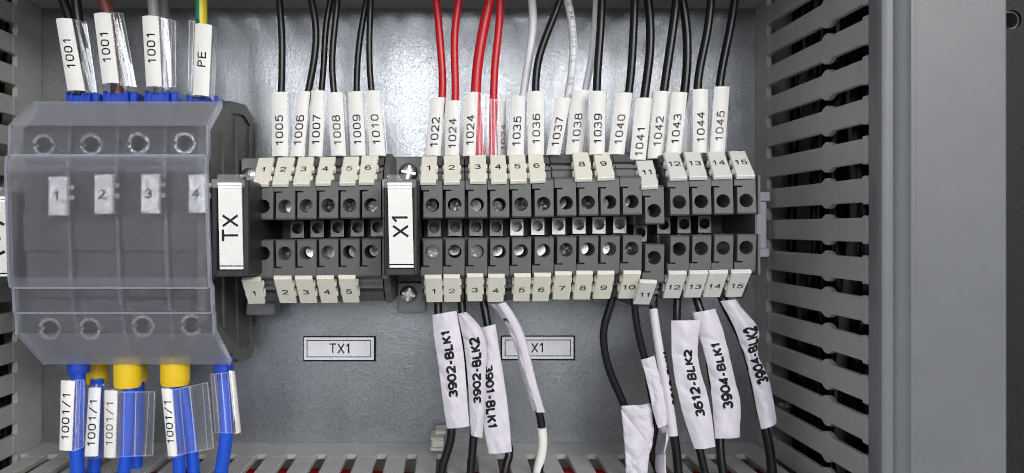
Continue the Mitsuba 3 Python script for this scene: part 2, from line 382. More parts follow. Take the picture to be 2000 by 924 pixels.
make_duct('grey slotted duct standing along the left edge', -0.135, 0.135, 0.0613, 0.0150, fr_left, cat(box(-0.165, -0.1635, 0.0005, 0.0705, -0.135, 0.135), box(-0.1634, -0.1364, 0.0005, 0.002, -0.135, 0.135)), lid_mesh(-0.135, 0.135, fr_left), 0.0095, 0.0036)
make_duct('grey slotted duct running under the terminals at the bottom', XL + 0.0003, XR - 0.0003, -0.0307, 0.0136, fr_bot, cat(box(XL, XR, 0.0005, 0.0705, -0.1015, -0.100), box(XL, XR, 0.0005, 0.002, -0.0999, -0.0725)), lid_mesh(XL, XR, fr_bot), 0.00932)
make_duct('grey slotted duct across the top edge that the wires rise into', XL + 0.0003, XR - 0.0003, -0.0307, 0.0130, fr_top, cat(box(XL, XR, 0.0005, 0.0705, 0.1005, 0.102), box(XL, XR, 0.0005, 0.002, 0.074, 0.1004)), None, 0.00932)

# black cabinet side panel at the far right
sp = mbox(0.1306, 0.20, 0.0, 0.060, -0.135, 0.135)
hc = P(1977, 38, 0.060)
sp = sp - cyl_y(hc[0], hc[2], 0.0024, 0.050, 0.061)
k = thing('cabinet_side_panel', 'black cabinet side panel with a round hole at the right edge', 'panel')
add(k + '__panel', tm(sp), 'm_black_steel', 30)
ring = tm(cyl_y(hc[0], hc[2], 0.00238, 0.052, 0.0592) - cyl_y(hc[0], hc[2], 0.0020, 0.051, 0.062))
add(k + '__hole_bush', ring, 'm_body', 30)

# crumpled bright scraps lying inside the right duct
for (x, y, h, r, lab) in ((1524, 790, 0.0135, 0.0016, 'upper bright crumpled foil scrap inside the right duct near the bottom'), (1546, 897, 0.0140, 0.0021, 'lower bright crumpled foil scrap inside the right duct at the bottom')):
    m = trimesh.creation.icosphere(3, 1.0); v = m.vertices
    m.vertices = v * (0.55 + 0.9 * np.abs(meshkit.fbm(v * 2.6 + 4 + x, 3) - 0.5) * 2)[:, None] * r * np.array([1.6, 0.8, 0.7]) + P(x, y, h) + np.array([0.0016, 0, 0])
    k = numbered('foil_scrap'); scene[k] = mikit.ply(m, 'm_screw'); labels[k] = {'label': lab, 'category': 'scrap'}

# ------------------------------------------------------------------ wires lying in the ducts
def duct_wire(pts, r, mat, label, group):
    k = numbered('wire'); scene[k] = mikit.ply(tube(spline(pts, 40), r, 10), mat, smooth=60)
    labels[k] = {'label': label, 'category': 'wire', 'group': group}
COL = {'red': 'm_wire_red', 'black': 'm_wire_black', 'blue': 'm_wire_blue', 'grey': 'm_wire_grey', 'white': 'm_wire_white'}
for i in range(11):
    c = ['red', 'black', 'red', 'black', 'red', 'blue', 'red', 'black', 'red', 'black', 'red'][i]
    z = -0.0765 - 0.0022 * (i % 5) - rnd.random() * 0.001; h = 0.016 + 0.0045 * (i // 2) + rnd.random() * 0.002
    pts = [(x, -(h + rnd.uniform(-0.003, 0.003)), z + rnd.uniform(-0.0015, 0.0015)) for x in np.linspace(-0.13, 0.098, 8)]
    duct_wire(pts, 0.0015, COL[c], f'{c} wire lying in the bottom duct behind its slots', f'{c} wires in the bottom duct')
for i in range(20):
    c = ['black', 'grey', 'black', 'black', 'black', 'black', 'black', 'black', 'grey', 'black'][i % 10]
    x = 0.107 + 0.0028 * (i % 5) + rnd.random() * 0.002; h = 0.008 + 0.0029 * i + rnd.random() * 0.002
    pts = [(x + rnd.uniform(-0.002, 0.002), -(h + rnd.uniform(-0.004, 0.004)), z) for z in np.linspace(-0.13, 0.13, 8)]
    duct_wire(pts, 0.0015, COL[c], f'{c} wire running up the right duct behind its slots', f'{c} wires in the right duct')
duct_wire([(0.108, -0.066, 0.13), (0.110, -0.060, 0.07), (0.114, -0.048, 0.03), (0.117, -0.036, -0.02), (0.120, -0.02, -0.13)], 0.0015, 'm_wire_red', 'single red wire slanting down inside the right duct', 'red wires in the right duct')
for i in range(6):
    c = ['black', 'grey', 'black', 'black', 'black', 'black'][i]
    x = -0.141 - 0.0028 * (i % 4); h = 0.012 + 0.005 * i
    pts = [(x + rnd.uniform(-0.002, 0.002), -(h + rnd.uniform(-0.004, 0.004)), z) for z in np.linspace(-0.13, 0.13, 8)]
    duct_wire(pts, 0.0015, COL[c], f'{c} wire running up the left duct behind its slots', f'{c} wires in the left duct')

# ------------------------------------------------------------------ DIN rail
def rail_prof():
    return [(-0.0108, 0.0068), (-0.0108, 0.0082), (-0.0078, 0.0082), (-0.0078, 0.0030), (0.0078, 0.0030), (0.0078, 0.0082), (0.0108, 0.0082), (0.0108, 0.0068), (0.0090, 0.0068), (0.0090, 0.0014), (-0.0090, 0.0014), (-0.0090, 0.0068)]
zr = P(1490, 437, 0.008)[2]
rp = [(a + zr, b) for a, b in rail_prof()]
k = numbered('mounting_rail'); scene[k] = mikit.ply(tm(ext_x(rp[::-1], -0.118, 0.0985)), 'm_zinc')
labels[k] = {'label': 'galvanised mounting rail running behind the terminal blocks', 'category': 'rail'}

k = thing('end_stop', 'pale lavender plastic end stop between the last terminal block and the right duct', 'end stop')
a0, a1, a2, a3 = [P(1500, y, 0.015)[2] for y in (375, 393, 485, 502)]
add(k + '__body', box(0.0846, P(1499, 430, 0.015)[0], 0.0095, 0.0145, a2, a1, 0.0003), 'm_rail')
add(k + '__flange', box(0.0846, P(1505, 430, 0.0155)[0], 0.0095, 0.0155, a1, a0, 0.0003), 'm_rail')
add(k + '__flange', box(0.0846, P(1503, 430, 0.0155)[0], 0.0095, 0.0155, a3, a2, 0.0003), 'm_rail')

# ------------------------------------------------------------------ terminal blocks
HF = 0.047
def block_meshes():
    w = 0.00585; g = 0.00004
    half = [(0.0027, 0.0200), (0.0027, HF - 0.0004), (0.0031, HF), (0.0127, HF - 0.0006), (0.0132, HF - 0.0012), (0.0137, 0.0415), (0.0150, 0.0415), (0.0150, 0.0400), (0.0158, 0.0400), (0.0158, 0.0410),
            (0.0166, 0.0410), (0.0166, 0.0375), (0.0172, 0.0375), (0.0178, 0.0388), (0.0200, 0.0362), (0.0207, 0.0345), (0.0207, 0.0120), (0.0180, 0.0100), (0.0150, 0.0088)]
    prof = [(-a, b) for a, b in half[::-1]] + half
    b = ext_x(prof[::-1], -w / 2 + g, w / 2 - g)
    for s in (1, -1):
        z0, z1 = sorted((s * 0.0026, s * 0.0104)); n0, n1 = sorted((s * 0.0100, s * 0.0104))
        b = b - mbox(-w, -w / 2 + 0.00075, 0.036, 0.06, z0, z1)
        b = b - mbox(-w, -w / 2 + 0.0022, 0.044, 0.06, n0, n1)
        b = b - cyl_y(0.0002, s * 0.00635, 0.00186, 0.0335, 0.06)
        b = b - cyl_y(0, 0, 0.0001, 0.05, 0.06)
    body = tm(b)
    head = cyl_y(0, 0, 0.00178, 0, 0.0022)
    for a in (0, 90):
        head = head - (m3.Manifold.cube([0.0027, 0.0026, 0.00075], True).rotate([0, a, 0]).translate([0, -0.0021, 0]))
    head = head - m3.Manifold.cube([0.006, 0.0012, 0.00028], True).translate([0, -0.0021, 0])
    sock = mbox(-0.0019, 0.0019, 0.0198, 0.0305, -0.0024, 0.0024) - cyl_y(0, 0.0002, 0.00155, 0.0210, 0.032)
    return body, tm(head), tm(sock), tm(cyl_y(0, 0.0002, 0.00158, 0.0288, 0.0290))
_b, _s, _k, _d = block_meshes()
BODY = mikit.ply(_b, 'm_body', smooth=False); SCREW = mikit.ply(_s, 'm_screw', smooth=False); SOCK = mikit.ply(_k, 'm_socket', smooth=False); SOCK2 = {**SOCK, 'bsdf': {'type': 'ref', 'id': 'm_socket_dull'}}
def block(ux, uy, lx, ly, label, group, screw_h=0.0375, socket=True):
    c = (P(ux, uy, HF) + P(lx, ly, HF)) / 2; x, z = c[0] - 0.0002, c[2]
    k = thing('terminal_block', label, 'terminal block', group)
    tilt = math.degrees(math.atan2(-(lx - ux), (ly - uy)))
    tw = T().translate([x, 0, z])
    reuse(k + '__body', BODY, tw)
    for s in (1, -1):
        reuse(k + '__screw', SCREW, tw @ T().translate([0.0002, -(screw_h - 0.0010), s * 0.00635]) @ T().rotate([1, 0, 0], rnd.uniform(-14, 14)) @ T().rotate([0, 0, 1], rnd.uniform(-16, 16)) @ T().rotate([0, 1, 0], rnd.uniform(0, 90)))
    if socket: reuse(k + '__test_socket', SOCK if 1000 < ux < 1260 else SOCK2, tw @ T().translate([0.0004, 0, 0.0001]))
ORD = ['first', 'second', 'third', 'fourth', 'fifth', 'sixth', 'seventh', 'eighth', 'ninth', 'tenth', 'eleventh', 'twelfth', 'thirteenth', 'fourteenth', 'fifteenth']
TXU = [(512, 405), (555, 405), (597, 404), (640, 403), (682, 402), (724, 402)]
TXL = [(515, 493), (557, 493), (599, 492), (641, 491), (683, 491), (725, 490)]
for i in range(6):
    block(*TXU[i], *TXL[i], f'{ORD[i]} grey terminal block from the left in the six-way group, at tag {i+1}', 'grey terminal blocks', 0.0375 if i > 1 else 0.0365, socket=i > 0)
X1U = [(845, 403), (889, 402), (932, 402), (975, 402), (1018, 401), (1062, 400), (1106, 398), (1149, 397), (1191, 396), (1234, 394), (1278, 412), (1327, 396), (1370, 395), (1413, 394), (1458, 393)]
X1L = [(844, 490), (887, 489), (932, 489), (975, 489), (1018, 488), (1062, 487), (1106, 486), (1149, 485), (1191, 485), (1235, 485), (1278, 503), (1327, 485), (1370, 484), (1413, 483), (1458, 482)]
for i in range(15):
    lab = f'{ORD[i]} grey terminal block from the left in the fifteen-way group, at tag {i+1}'
    if i == 6: lab = 'seventh grey terminal block of the fifteen-way group, bare on top beside upper tag 8'
    if i == 9: lab = 'tenth grey terminal block of the fifteen-way group, bare on top beside the lowered block'
    if i == 10: lab = 'grey terminal block set lower than its neighbours between tags 11'
    block(*X1U[i], *X1L[i], lab, 'grey terminal blocks', 0.0378 if i < 10 else 0.0352, socket=i < 14)

# end plates of the two groups
def end_plate(px, label, th=0.0017):
    x = P(px, 445, 0.047)[0]
    prof = [(-0.0212, 0.010), (-0.0212, 0.0350), (-0.0180, 0.0395), (-0.0140, 0.0425), (-0.0136, 0.0476), (-0.0030, 0.0476), (-0.0026, 0.0455), (0.0026, 0.0455), (0.0030, 0.0476), (0.0130, 0.0476), (0.0136, 0.0425), (0.0180, 0.0395), (0.0212, 0.0350), (0.0212, 0.010)]
    zc = (P(700, 402, HF) + P(700, 490, HF))[2] / 2 if px < 900 else (P(700, 393, HF) + P(700, 482, HF))[2] / 2
    k = numbered('end_plate'); scene[k] = mikit.ply(tm(ext_x([(a + zc, b) for a, b in prof][::-1], x, x + th)), 'm_body')
    labels[k] = {'label': label, 'category': 'end plate'}
end_plate(747, 'dark grey end plate closing the six-way group beside label X1')
end_plate(1479, 'dark grey end plate closing the fifteen-way group beside tag 15', 0.0006)

# ------------------------------------------------------------------ number tags
def number_tag(txt, c, lower, label, mat='m_cream', pale=False):
    near, far_ = 0.0480, 0.0395
    ht, hb = (near, far_) if lower else (far_, near)
    q = [P(*c[0], ht), P(*c[1], ht), P(*c[3], hb), P(*c[2], hb)]
    m, n = slab(q, 0.0011, 0.00018)
    k = thing('number_tag', label, 'number tag')
    ex = (q[1] - q[0]) / np.linalg.norm(q[1] - q[0]); ez = (q[3] - q[0]); ez /= np.linalg.norm(ez)
    # little plug ribs at the tag's flanks and underside
    nubs = []
    for f in ((0.28, 0.42), (0.62, 0.8)):
        for side in (1, -1):
            a = (q[1] if side > 0 else q[0]); b = (q[2] if side > 0 else q[3])
            o = [a + (b - a) * f[0], a + (b - a) * f[1]]
            pts = []
            for p in o:
                for d in (0.0, 0.00055):
                    for e in (0.0009, 0.0022): pts.append(p + ex * side * (d - 0.0002) - n * e)
            nubs.append(trimesh.convex.convex_hull(np.array(pts)))
    cen = np.mean(q, axis=0)
    pts = [cen + ex * sx * 0.0013 + ez * sz * 0.0022 - n * e for sx in (-1, 1) for sz in (-1, 1) for e in (0.0010, 0.0034)]
    nubs.append(trimesh.convex.convex_hull(np.array(pts)))
    add(k + '__plate', m, mat)
    add(k + '__clip', cat(*nubs), mat)
    r = Rib([q[0], q[3]], [q[1], q[2]])
    add(k + '__number', r.text(txt, 0.0021, 0.49, 0.47 if not lower else 0.53, 'flat', 1.15, 'tag', lift=0.00002), 'm_ink_pale' if pale else 'm_ink')
TXT = [((504.8, 308), (535, 307), (493, 359), (523.5, 359)), ((542.6, 307), (575.7, 306.5), (531, 359), (562, 359)), ((582.7, 306.5), (613, 305.7), (571.8, 358), (604, 358)),
       ((625.5, 306.5), (655.5, 305.7), (615.8, 357), (645, 357)), ((671.5, 305.7), (701.5, 305), (662.5, 356.7), (693, 356.7)), ((706.5, 304), (739, 303.4), (700.3, 355), (730, 355))]
TXB = [((471.7, 548.7), (508.7, 546.8), (485, 594.7), (517.6, 593.5)), ((534, 544.8), (568.3, 544.8), (546.5, 592.7), (578.8, 592.7)), ((575.7, 544.8), (609, 544.8), (586.6, 592.7), (619, 592.7)),
       ((617.7, 544), (651, 544), (627.5, 592.4), (659.4, 592.4)), ((660.6, 543.3), (693.7, 543.3), (670.3, 591.6), (701.5, 591.6))]
X1T = {1: ((823.5, 305), (853.5, 304.5), (821, 355), (851.5, 355)), 2: ((867, 304), (898, 303.4), (867, 355), (898, 354.4)), 3: ((917, 302.6), (949, 302), (917.7, 353), (949.7, 353)),
       4: ((957.5, 302.6), (987, 302), (959.4, 354), (989.8, 353)), 5: ((993.7, 301.4), (1025.6, 300.6), (996.8, 353), (1028.7, 352)), 6: ((1031.5, 300), (1060.7, 299.5), (1035.4, 352), (1065.7, 351)),
       8: ((1118, 297.5), (1149.5, 296.7), (1123.4, 349), (1157, 348)), 9: ((1159, 297.5), (1189.3, 296.4), (1168, 347), (1200.6, 345.4)), 11: ((1242, 314), (1274.6, 312.3), (1253.6, 364.5), (1286, 362.6)),
       12: ((1296, 297.5), (1325.6, 296.7), (1309, 347), (1343, 346)), 13: ((1335.4, 296.7), (1367.3, 296), (1347.8, 345.4), (1382, 345)), 14: ((1381, 295.6), (1414, 294.8), (1394.6, 344.3), (1430.8, 343.5)), 15: ((1423.8, 294.8), (1455, 294), (1439.4, 343.5), (1475.6, 342.3))}
X1B = {1: ((829.3, 543), (862.4, 543), (832.8, 590.8), (864, 590.8)), 2: ((866.3, 542), (898.3, 542), (867.5, 590.4), (899, 590.4)), 3: ((912, 540), (943.8, 540), (912.7, 589), (942.3, 589)),
       4: ((953.6, 541), (986, 541), (952, 590.4), (983, 590.4)), 5: ((1004.6, 539.8), (1037, 539.8), (1002, 589), (1033.8, 589)), 6: ((1043.5, 539), (1076.6, 539), (1039.6, 589), (1071.6, 589)),
       7: ((1084.4, 536), (1117, 536), (1079.4, 585.7), (1112.5, 585.7)), 8: ((1126, 535), (1158.4, 535), (1119, 585.7), (1152, 585.7)), 9: ((1168, 535), (1200.6, 535), (1157.8, 584.6), (1191.3, 584.6)),
       10: ((1218.5, 534.3), (1252.4, 534.3), (1206.9, 583.8), (1239.6, 583.8)), 11: ((1250.5, 551.9), (1283.6, 553.4), (1236.8, 594.7), (1268, 595.5)), 12: ((1307, 535), (1342, 535), (1294.5, 583), (1327.6, 583)),
       13: ((1347.8, 534.3), (1383.7, 534), (1335, 581.8), (1368, 581.8)), 14: ((1386, 534), (1423, 533), (1373, 581), (1406.3, 581)), 15: ((1429.6, 533), (1468.6, 532.4), (1417, 580.7), (1448.3, 580.7))}
for i, c in enumerate(TXT): number_tag(str(i + 1), c, False, f'cream tag numbered {i+1}, {ORD[i]} from the left in the upper row of the six-way group', pale=i == 4)
for i, c in enumerate(TXB): number_tag(str(i + 1), c, True, f'cream tag numbered {i+1}, {ORD[i]} from the left in the lower row of the six-way group')
for i, c in X1T.items(): number_tag(str(i), c, False, f'{"cream" if i < 10 else "off-white"} tag numbered {i} on the {ORD[i-1]} block of the fifteen-way group, upper row', 'm_cream' if i < 10 else 'm_cream2')
for i, c in X1B.items(): number_tag(str(i), c, True, f'{"cream" if i < 11 else "off-white"} tag numbered {i} on the {ORD[i-1]} block of the fifteen-way group, lower row', 'm_cream' if i < 11 else 'm_cream2', pale=i == 2)

# ------------------------------------------------------------------ end brackets with group labels
def pan_screw(cx, cz, h, r):
    s = m3.Manifold.sphere(r * 1.35, 40).scale([1, 0.62, 1]).translate([cx, -h + r * 0.42, cz]) ^ mbox(cx - r, cx + r, h - 0.001, h + r, cz - r, cz + r) ^ cyl_y(cx, cz, r, h - 0.001, h + r, 36)
    for a in (12, 102):
        s = s - m3.Manifold.cube([r * 1.5, r * 1.2, r * 0.28], True).rotate([0, a, 0]).translate([cx, -h - r * 0.75, cz])
    return tm(s)
def end_bracket(txt, feet, holder, lab, h, label, screws, textpx=40):
    k = thing('end_bracket', label, 'end bracket')
    for (x0, y0, x1, y1, fh) in feet:
        a, b = P(x0, y0, fh), P(x1, y1, fh)
        add(k + '__foot', box(a[0], b[0], 0.0092, fh, b[2], a[2], 0.0004), 'm_foot')
    for (sx, sy, fh, r) in screws:
        p = P(sx, sy, fh)
        add(k + '__screw', pan_screw(p[0], p[2], fh, r), 'm_screw', 40)
    x0, y0, x1, y1 = holder
    a, b = P(x0, y0, h), P(x1, y1, h)
    la, lb = P(lab[0], lab[1], h), P(lab[2], lab[3], h)
    frame = cat(box(a[0], b[0], 0.0094, h - 0.0016, b[2], a[2], 0.0005),
                box(a[0], la[0] - 0.0002, h - 0.0024, h, b[2], a[2], 0.0003), box(lb[0] + 0.0002, b[0], h - 0.0024, h, b[2], a[2], 0.0003), box(la[0] - 0.0006, lb[0] + 0.0006, h - 0.0024, h - 0.0002, b[2], lb[2] - 0.0002, 0.0002))
    add(k + '__holder', frame, 'm_black')
    r = Rib([P(lab[0], lab[1], h), P(lab[0] + 4, lab[3], h)], [P(lab[2] - 2, lab[1], h), P(lab[2] + 2, lab[3], h)])
    lk = add(k + '__label', r.mesh(0.0012, lift=-0.0002), 'm_label')
    if txt: add(lk + '__lettering', r.text(txt, textpx * (D - h) / F, 0.49, 0.52, 'up', 1.0, 'sans', lift=-0.00015), 'm_ink')
    wv = 0.0002 / r.H
    add(lk + '__border_line', cat(r.mesh(0.00005, v0=0.955, v1=0.955 + 1.6 * wv, lift=-0.00012), r.mesh(0.00005, v0=0.03, v1=0.03 + 1.2 * wv, lift=-0.00012)), 'm_ink')
    ca, cb = P(lab[0] - 10, y0 - 2, h), P(lab[2] + 6, lab[1] + 10, h)
    add(k + '__clear_cap', cat(box(ca[0], cb[0], h + 0.0001, h + 0.0013, cb[2], ca[2], 0.0003), box(ca[0] + 0.0012, cb[0] - 0.0012, h - 0.003, h + 0.0005, ca[2] + 0.0001, ca[2] + 0.0012, 0.0003)), 'm_clear_edge')
end_bracket('TX', [(470, 309, 545, 356, 0.020), (480, 590, 537, 616, 0.017)], (413, 352, 487, 541), (425, 357, 473, 526), 0.060,
            'black end bracket with white label TX left of the six-way group', [(487, 345, 0.020, 0.0027)], 34)
end_bracket('X1', [(768, 306, 832, 356, 0.017), (776, 552, 832, 611, 0.017)], (750, 352, 816, 538), (757, 357, 806, 523), 0.060,
            'black end bracket with white label X1 right of the six-way group', [(798, 337, 0.017, 0.0029), (798, 575, 0.017, 0.0027)], 34)
# lower saddle of the brackets, dark
# left neighbour whose label is cut by the frame
end_bracket('(:)', [(-40, 330, 20, 372, 0.017)], (-52, 376, 33, 556), (-42, 384, 11, 540), 0.050, 'black end bracket with white label cut off by the left edge', [], 44)

# ------------------------------------------------------------------ power terminals under the frosted cover
SH = 0.030
def shear(m):
    m = m.copy(); v = m.vertices.copy(); v[:, 0] -= SH * v[:, 2]; m.vertices = v; return m
HP = 0.050
pb = [P(x, 445, HP)[0] for x in (42, 140, 234, 328, 408)]
pw_half = [(0.0, 0.0500), (0.0045, 0.0500), (0.0052, 0.0490), (0.0145, 0.0490), (0.0152, 0.0470), (0.0170, 0.0470), (0.0178, 0.0490), (0.0262, 0.0488), (0.0300, 0.0430), (0.0345, 0.0400), (0.0345, 0.0100), (0.0180, 0.0090)]
pw_prof = [(-a - 0.0015, b) for a, b in pw_half[::-1]] + [(a, b) for a, b in pw_half]
PUS = [(88, 284), (180, 283), (272, 281), (362, 280)]; PLS = [(100, 641), (178, 641), (281, 636), (376, 634)]
PTAG = [(94, 345, 131, 421), (184, 341, 220, 418), (275, 340, 311, 417), (368, 341, 402, 416)]
for i in range(4):
    nm = ['first', 'second', 'third', 'fourth'][i]
    k = thing('power_terminal', f'{ORD[i]} dark power terminal from the left under the frosted cover', 'terminal block', 'power terminals under the frosted cover')
    b = ext_x(pw_prof[::-1], pb[i] + 0.0006, pb[i + 1] - 0.0006)
    sc = []
    for (sx, sy) in (PUS[i], PLS[i]):
        p = P(sx, sy, 0.0488); p[0] += SH * p[2]
        b = b - cyl_y(p[0], p[2], 0.0031, 0.042, 0.06); sc.append(p)
    add(k + '__body', shear(tm(b)), 'm_power')
    for p in sc:
        ringm = cyl_y(p[0], p[2], 0.0030, 0.043, 0.0494, 36) - cyl_y(p[0], p[2], 0.0021, 0.0420, 0.06, 36)
        ringm = ringm - m3.Manifold.cube([0.0075, 0.003, 0.0008], True).translate([p[0], -0.0494, p[2]])
        add(k + '__screw', shear(tm(ringm)), 'm_screw', 40)
    if i < 3:
        pt = [(-0.0310, 0.038), (-0.0290, 0.0488), (-0.0160, 0.0515), (0.0145, 0.0515), (0.0275, 0.0490), (0.0295, 0.038)]
        add(k + '__partition', shear(tm(ext_x(pt[::-1], pb[i + 1] - 0.0005, pb[i + 1] + 0.0005))), 'm_partition')
    x0, y0, x1, y1 = PTAG[i]
    q = [P(x0, y0, 0.0575), P(x1, y0 - 1, 0.0575), P(x1, y1, 0.0575), P(x0, y1, 0.0575)]
    m, n = slab(q, 0.0016, 0.0002)
    t = thing('number_tag', f'white tag numbered {i+1} seen through the frosted cover, {ORD[i]} from the left', 'number tag')
    add(t + '__plate', m, 'm_tag_white')
    nub = cat(box(q[1][0], q[1][0] + 0.0008, 0.0548, 0.0560, q[1][2] - 0.0034, q[1][2] - 0.0022, 0.0003), box(q[1][0], q[1][0] + 0.0008, 0.0548, 0.0560, q[1][2] - 0.0062, q[1][2] - 0.0048, 0.0003))
    add(t + '__clip', nub, 'm_label')
    add(t + '__number', Rib([q[0], q[3]], [q[1], q[2]]).text(str(i + 1), 0.0024, 0.42, 0.5, 'flat', 1.1, 'tag', lift=0.00003), 'm_ink')

# grey barrier plate at the right side of the power terminals
xp = -0.0638
barrier = [(0.0267, 0.0535), (0.0368, 0.031), (0.0383, 0.014), (0.0353, 0.005), (-0.039, 0.005), (-0.0414, 0.008), (-0.0405, 0.022), (-0.0290, 0.048), (-0.0250, 0.0535)]
inner = [(0.0235, 0.0485), (0.0335, 0.029), (0.0348, 0.016), (0.0325, 0.008), (-0.036, 0.008), (-0.0378, 0.011), (-0.0370, 0.021), (-0.0262, 0.044), (-0.0225, 0.0485)]
bm = ext_x(barrier, xp - 0.0024, xp) - ext_x(inner, xp - 0.0007, xp + 0.001)
bm = bm + ext_x([(0.0330, 0.024), (0.0330, 0.0225), (-0.036, 0.0225), (-0.036, 0.024)][::-1], xp - 0.0010, xp) + ext_x([(0.027, 0.038), (0.027, 0.0365), (-0.0285, 0.0365), (-0.0285, 0.038)][::-1], xp - 0.0010, xp)
kk = numbered('barrier_plate'); scene[kk] = mikit.ply(tm(bm), 'm_barrier'); labels[kk] = {'label': 'grey-green eight-sided barrier plate between the frosted cover and label TX', 'category': 'end plate'}

# frosted cover
cx0, cx1 = -0.1096, -0.0608
outer = [(0.0338, 0.0490), (0.0257, 0.0615), (0.0184, 0.0622), (0.0178, 0.0632), (0.0150, 0.0640), (-0.0125, 0.0640), (-0.0148, 0.0634), (-0.0152, 0.0622), (-0.0212, 0.0620), (-0.0216, 0.0613), (-0.0266, 0.0612), (-0.0367, 0.0480)]
o = np.array(outer); e = np.gradient(o, axis=0); nn = np.c_[-e[:, 1], e[:, 0]]; nn /= np.linalg.norm(nn, axis=1)[:, None]
nn = np.where((nn[:, 1] > 0)[:, None], -nn, nn)
inn = o + nn * 0.0011
# triangular cheeks: the cover's left end is closed by a chamfered wall
kc = thing('terminal_cover', 'frosted translucent plastic cover snapped over the power terminals', 'cover')
def sheet(prof, x0, x1, nx=12):
    q = np.vstack([spline(prof[i:i + 2], 5)[:-1] for i in range(len(prof) - 1)] + [prof[-1:]])
    xs = np.linspace(x0, x1, nx); v = np.array([[x, -h, z] for z, h in q for x in xs]); f = []
    for j in range(len(q) - 1):
        for i in range(nx - 1):
            k0 = j * nx + i; f += [[k0, k0 + nx, k0 + nx + 1], [k0, k0 + nx + 1, k0 + 1]]
    return M(v, f)
add(kc + '__shell', shear(sheet(o, cx0, cx1)), 'm_cover')
def edge_strip(x, w):
    s = ext_x(np.vstack([o + nn * -0.0002, (o + nn * 0.0016)[::-1]]), x, x + w)
    s = s if s.volume() > 0 else ext_x(np.vstack([o + nn * -0.0002, (o + nn * 0.0016)[::-1]])[::-1], x, x + w)
    return shear(tm(s))
add(kc + '__rim', edge_strip(cx0 - 0.0008, 0.0007), 'm_cover_edge'); add(kc + '__rim', edge_strip(cx1 + 0.0001, 0.0006), 'm_cover_edge')
def rod(z, h, r):
    return shear(tube(np.array([[cx0, -h, z], [(cx0 + cx1) / 2, -h, z], [cx1, -h, z]]), r, 10))
for z, h in ((0.0181, 0.0630), (0.0178, 0.0622), (-0.0150, 0.0632), (-0.0214, 0.0618)):
    add(kc + '__ridge', rod(z, h, 0.00028), 'm_cover_edge', 60)

# ------------------------------------------------------------------ wires
def wire(name_label, pts, wpx, mat, h, h_end=None, n=40, key='wire', entry=None):
    pts = list(pts)
    if pts[0][1] == -40: pts = [(pts[0][0] + 0.4 * (pts[0][0] - pts[1][0]), -115)] + pts        # on into the ducts beyond the frame
    if pts[-1][1] == 960: pts = pts + [(pts[-1][0], 1045)]
    hs = np.linspace(h, h if h_end is None else h_end, len(pts))
    w = spline([P(x, y, hh) for (x, y), hh in zip(pts, hs)], n)
    r = wpx / 2 * (D - h) / F
    k = numbered(key); scene[k] = mikit.ply(tube(w, r, 16), mat, smooth=60)
    labels[k] = {'label': name_label, 'category': 'wire'}
    return k, w, r
HW = 0.029
B, R_, W_ = 'm_wire_black', 'm_wire_red', 'm_wire_white'
UP = [('1005', 'black', 14, [(544, -40), (546, 0), (550, 60), (551, 120), (549.5, 180), (547, 260), (545, 330)]),
      ('1006', 'black', 14, [(598, -40), (608, 0), (617, 60), (614.5, 110), (602, 180), (590, 250), (580, 330)]),
      ('1007', 'black', 12.5, [(655, -40), (646, 0), (638, 42), (632.5, 121), (628, 177), (620, 250), (614, 330)]),
      ('1008', 'black', 13, [(661, -40), (659, 0), (652, 69), (649, 138), (652, 178), (658, 250), (664, 330)]),
      ('1009', 'black', 12.5, [(722, -40), (716, 0), (704, 69), (697.5, 138), (696.7, 177), (698, 250), (702, 330)]),
      ('1010', 'black', 12.5, [(725, -40), (724, 0), (721.6, 69), (722.5, 138), (725.5, 177), (732, 250), (738, 330)]),
      ('1022', 'red', 15, [(846, -40), (851.5, 0), (860, 86), (863.6, 189), (856, 250), (846, 330)]),
      ('1024', 'red', 15, [(903, -40), (896.5, 0), (888, 69), (889, 194), (885, 250), (881, 330)]),
      ('1024', 'thick red', 20, [(966, -40), (957, 0), (942, 69), (932, 138), (929.5, 178), (932, 250), (938, 330)]),
      ('red4', 'red', 15, [(978, -40), (977, 0), (974.5, 52), (966, 138), (964, 194), (962, 260), (962, 330)]),
      ('1035', 'white', 15.5, [(1036, -40), (1039, 0), (1041, 42), (1037, 87), (1022, 187), (1014, 250), (1006, 330)]),
      ('1036', 'black', 15, [(1106, -40), (1094, 0), (1070, 62), (1051, 121), (1046, 178), (1046, 250), (1046, 330)]),
      ('1037', 'white printed', 15, [(1097, -40), (1108, 0), (1118.5, 62), (1119.5, 104), (1109, 190), (1096, 250), (1082, 330)]),
      ('1038', 'white', 14, [(1166, -40), (1165, 0), (1161, 69), (1153, 128), (1144, 173), (1134, 250), (1122, 330)]),
      ('1039', 'black', 16, [(1177, -40), (1175.6, 0), (1172, 69), (1165.5, 177), (1166, 250), (1166, 330)]),
      ('1040', 'black', 16, [(1241, -40), (1239.7, 0), (1236, 87), (1228, 180), (1216, 250), (1203, 330)]),
      ('1041', 'black', 17, [(1260, -40), (1265.7, 0), (1270, 52), (1267.4, 121), (1258.5, 189), (1252, 250), (1246, 330)]),
      ('1042', 'black', 17, [(1324, -40), (1321, 0), (1312.4, 69), (1297, 177), (1288, 250), (1279, 330)]),
      ('1043', 'black', 17, [(1326, -40), (1333, 0), (1341.5, 69), (1336.7, 180), (1325, 250), (1312, 330)]),
      ('1044', 'black', 16, [(1391, -40), (1388.6, 0), (1380, 69), (1362.6, 173), (1367, 250), (1367, 330)]),
      ('1045', 'black', 16, [(1440, -40), (1435, 0), (1426.7, 52), (1412.8, 121), (1406, 163), (1402, 250), (1400, 330)])]
up_paths = {}
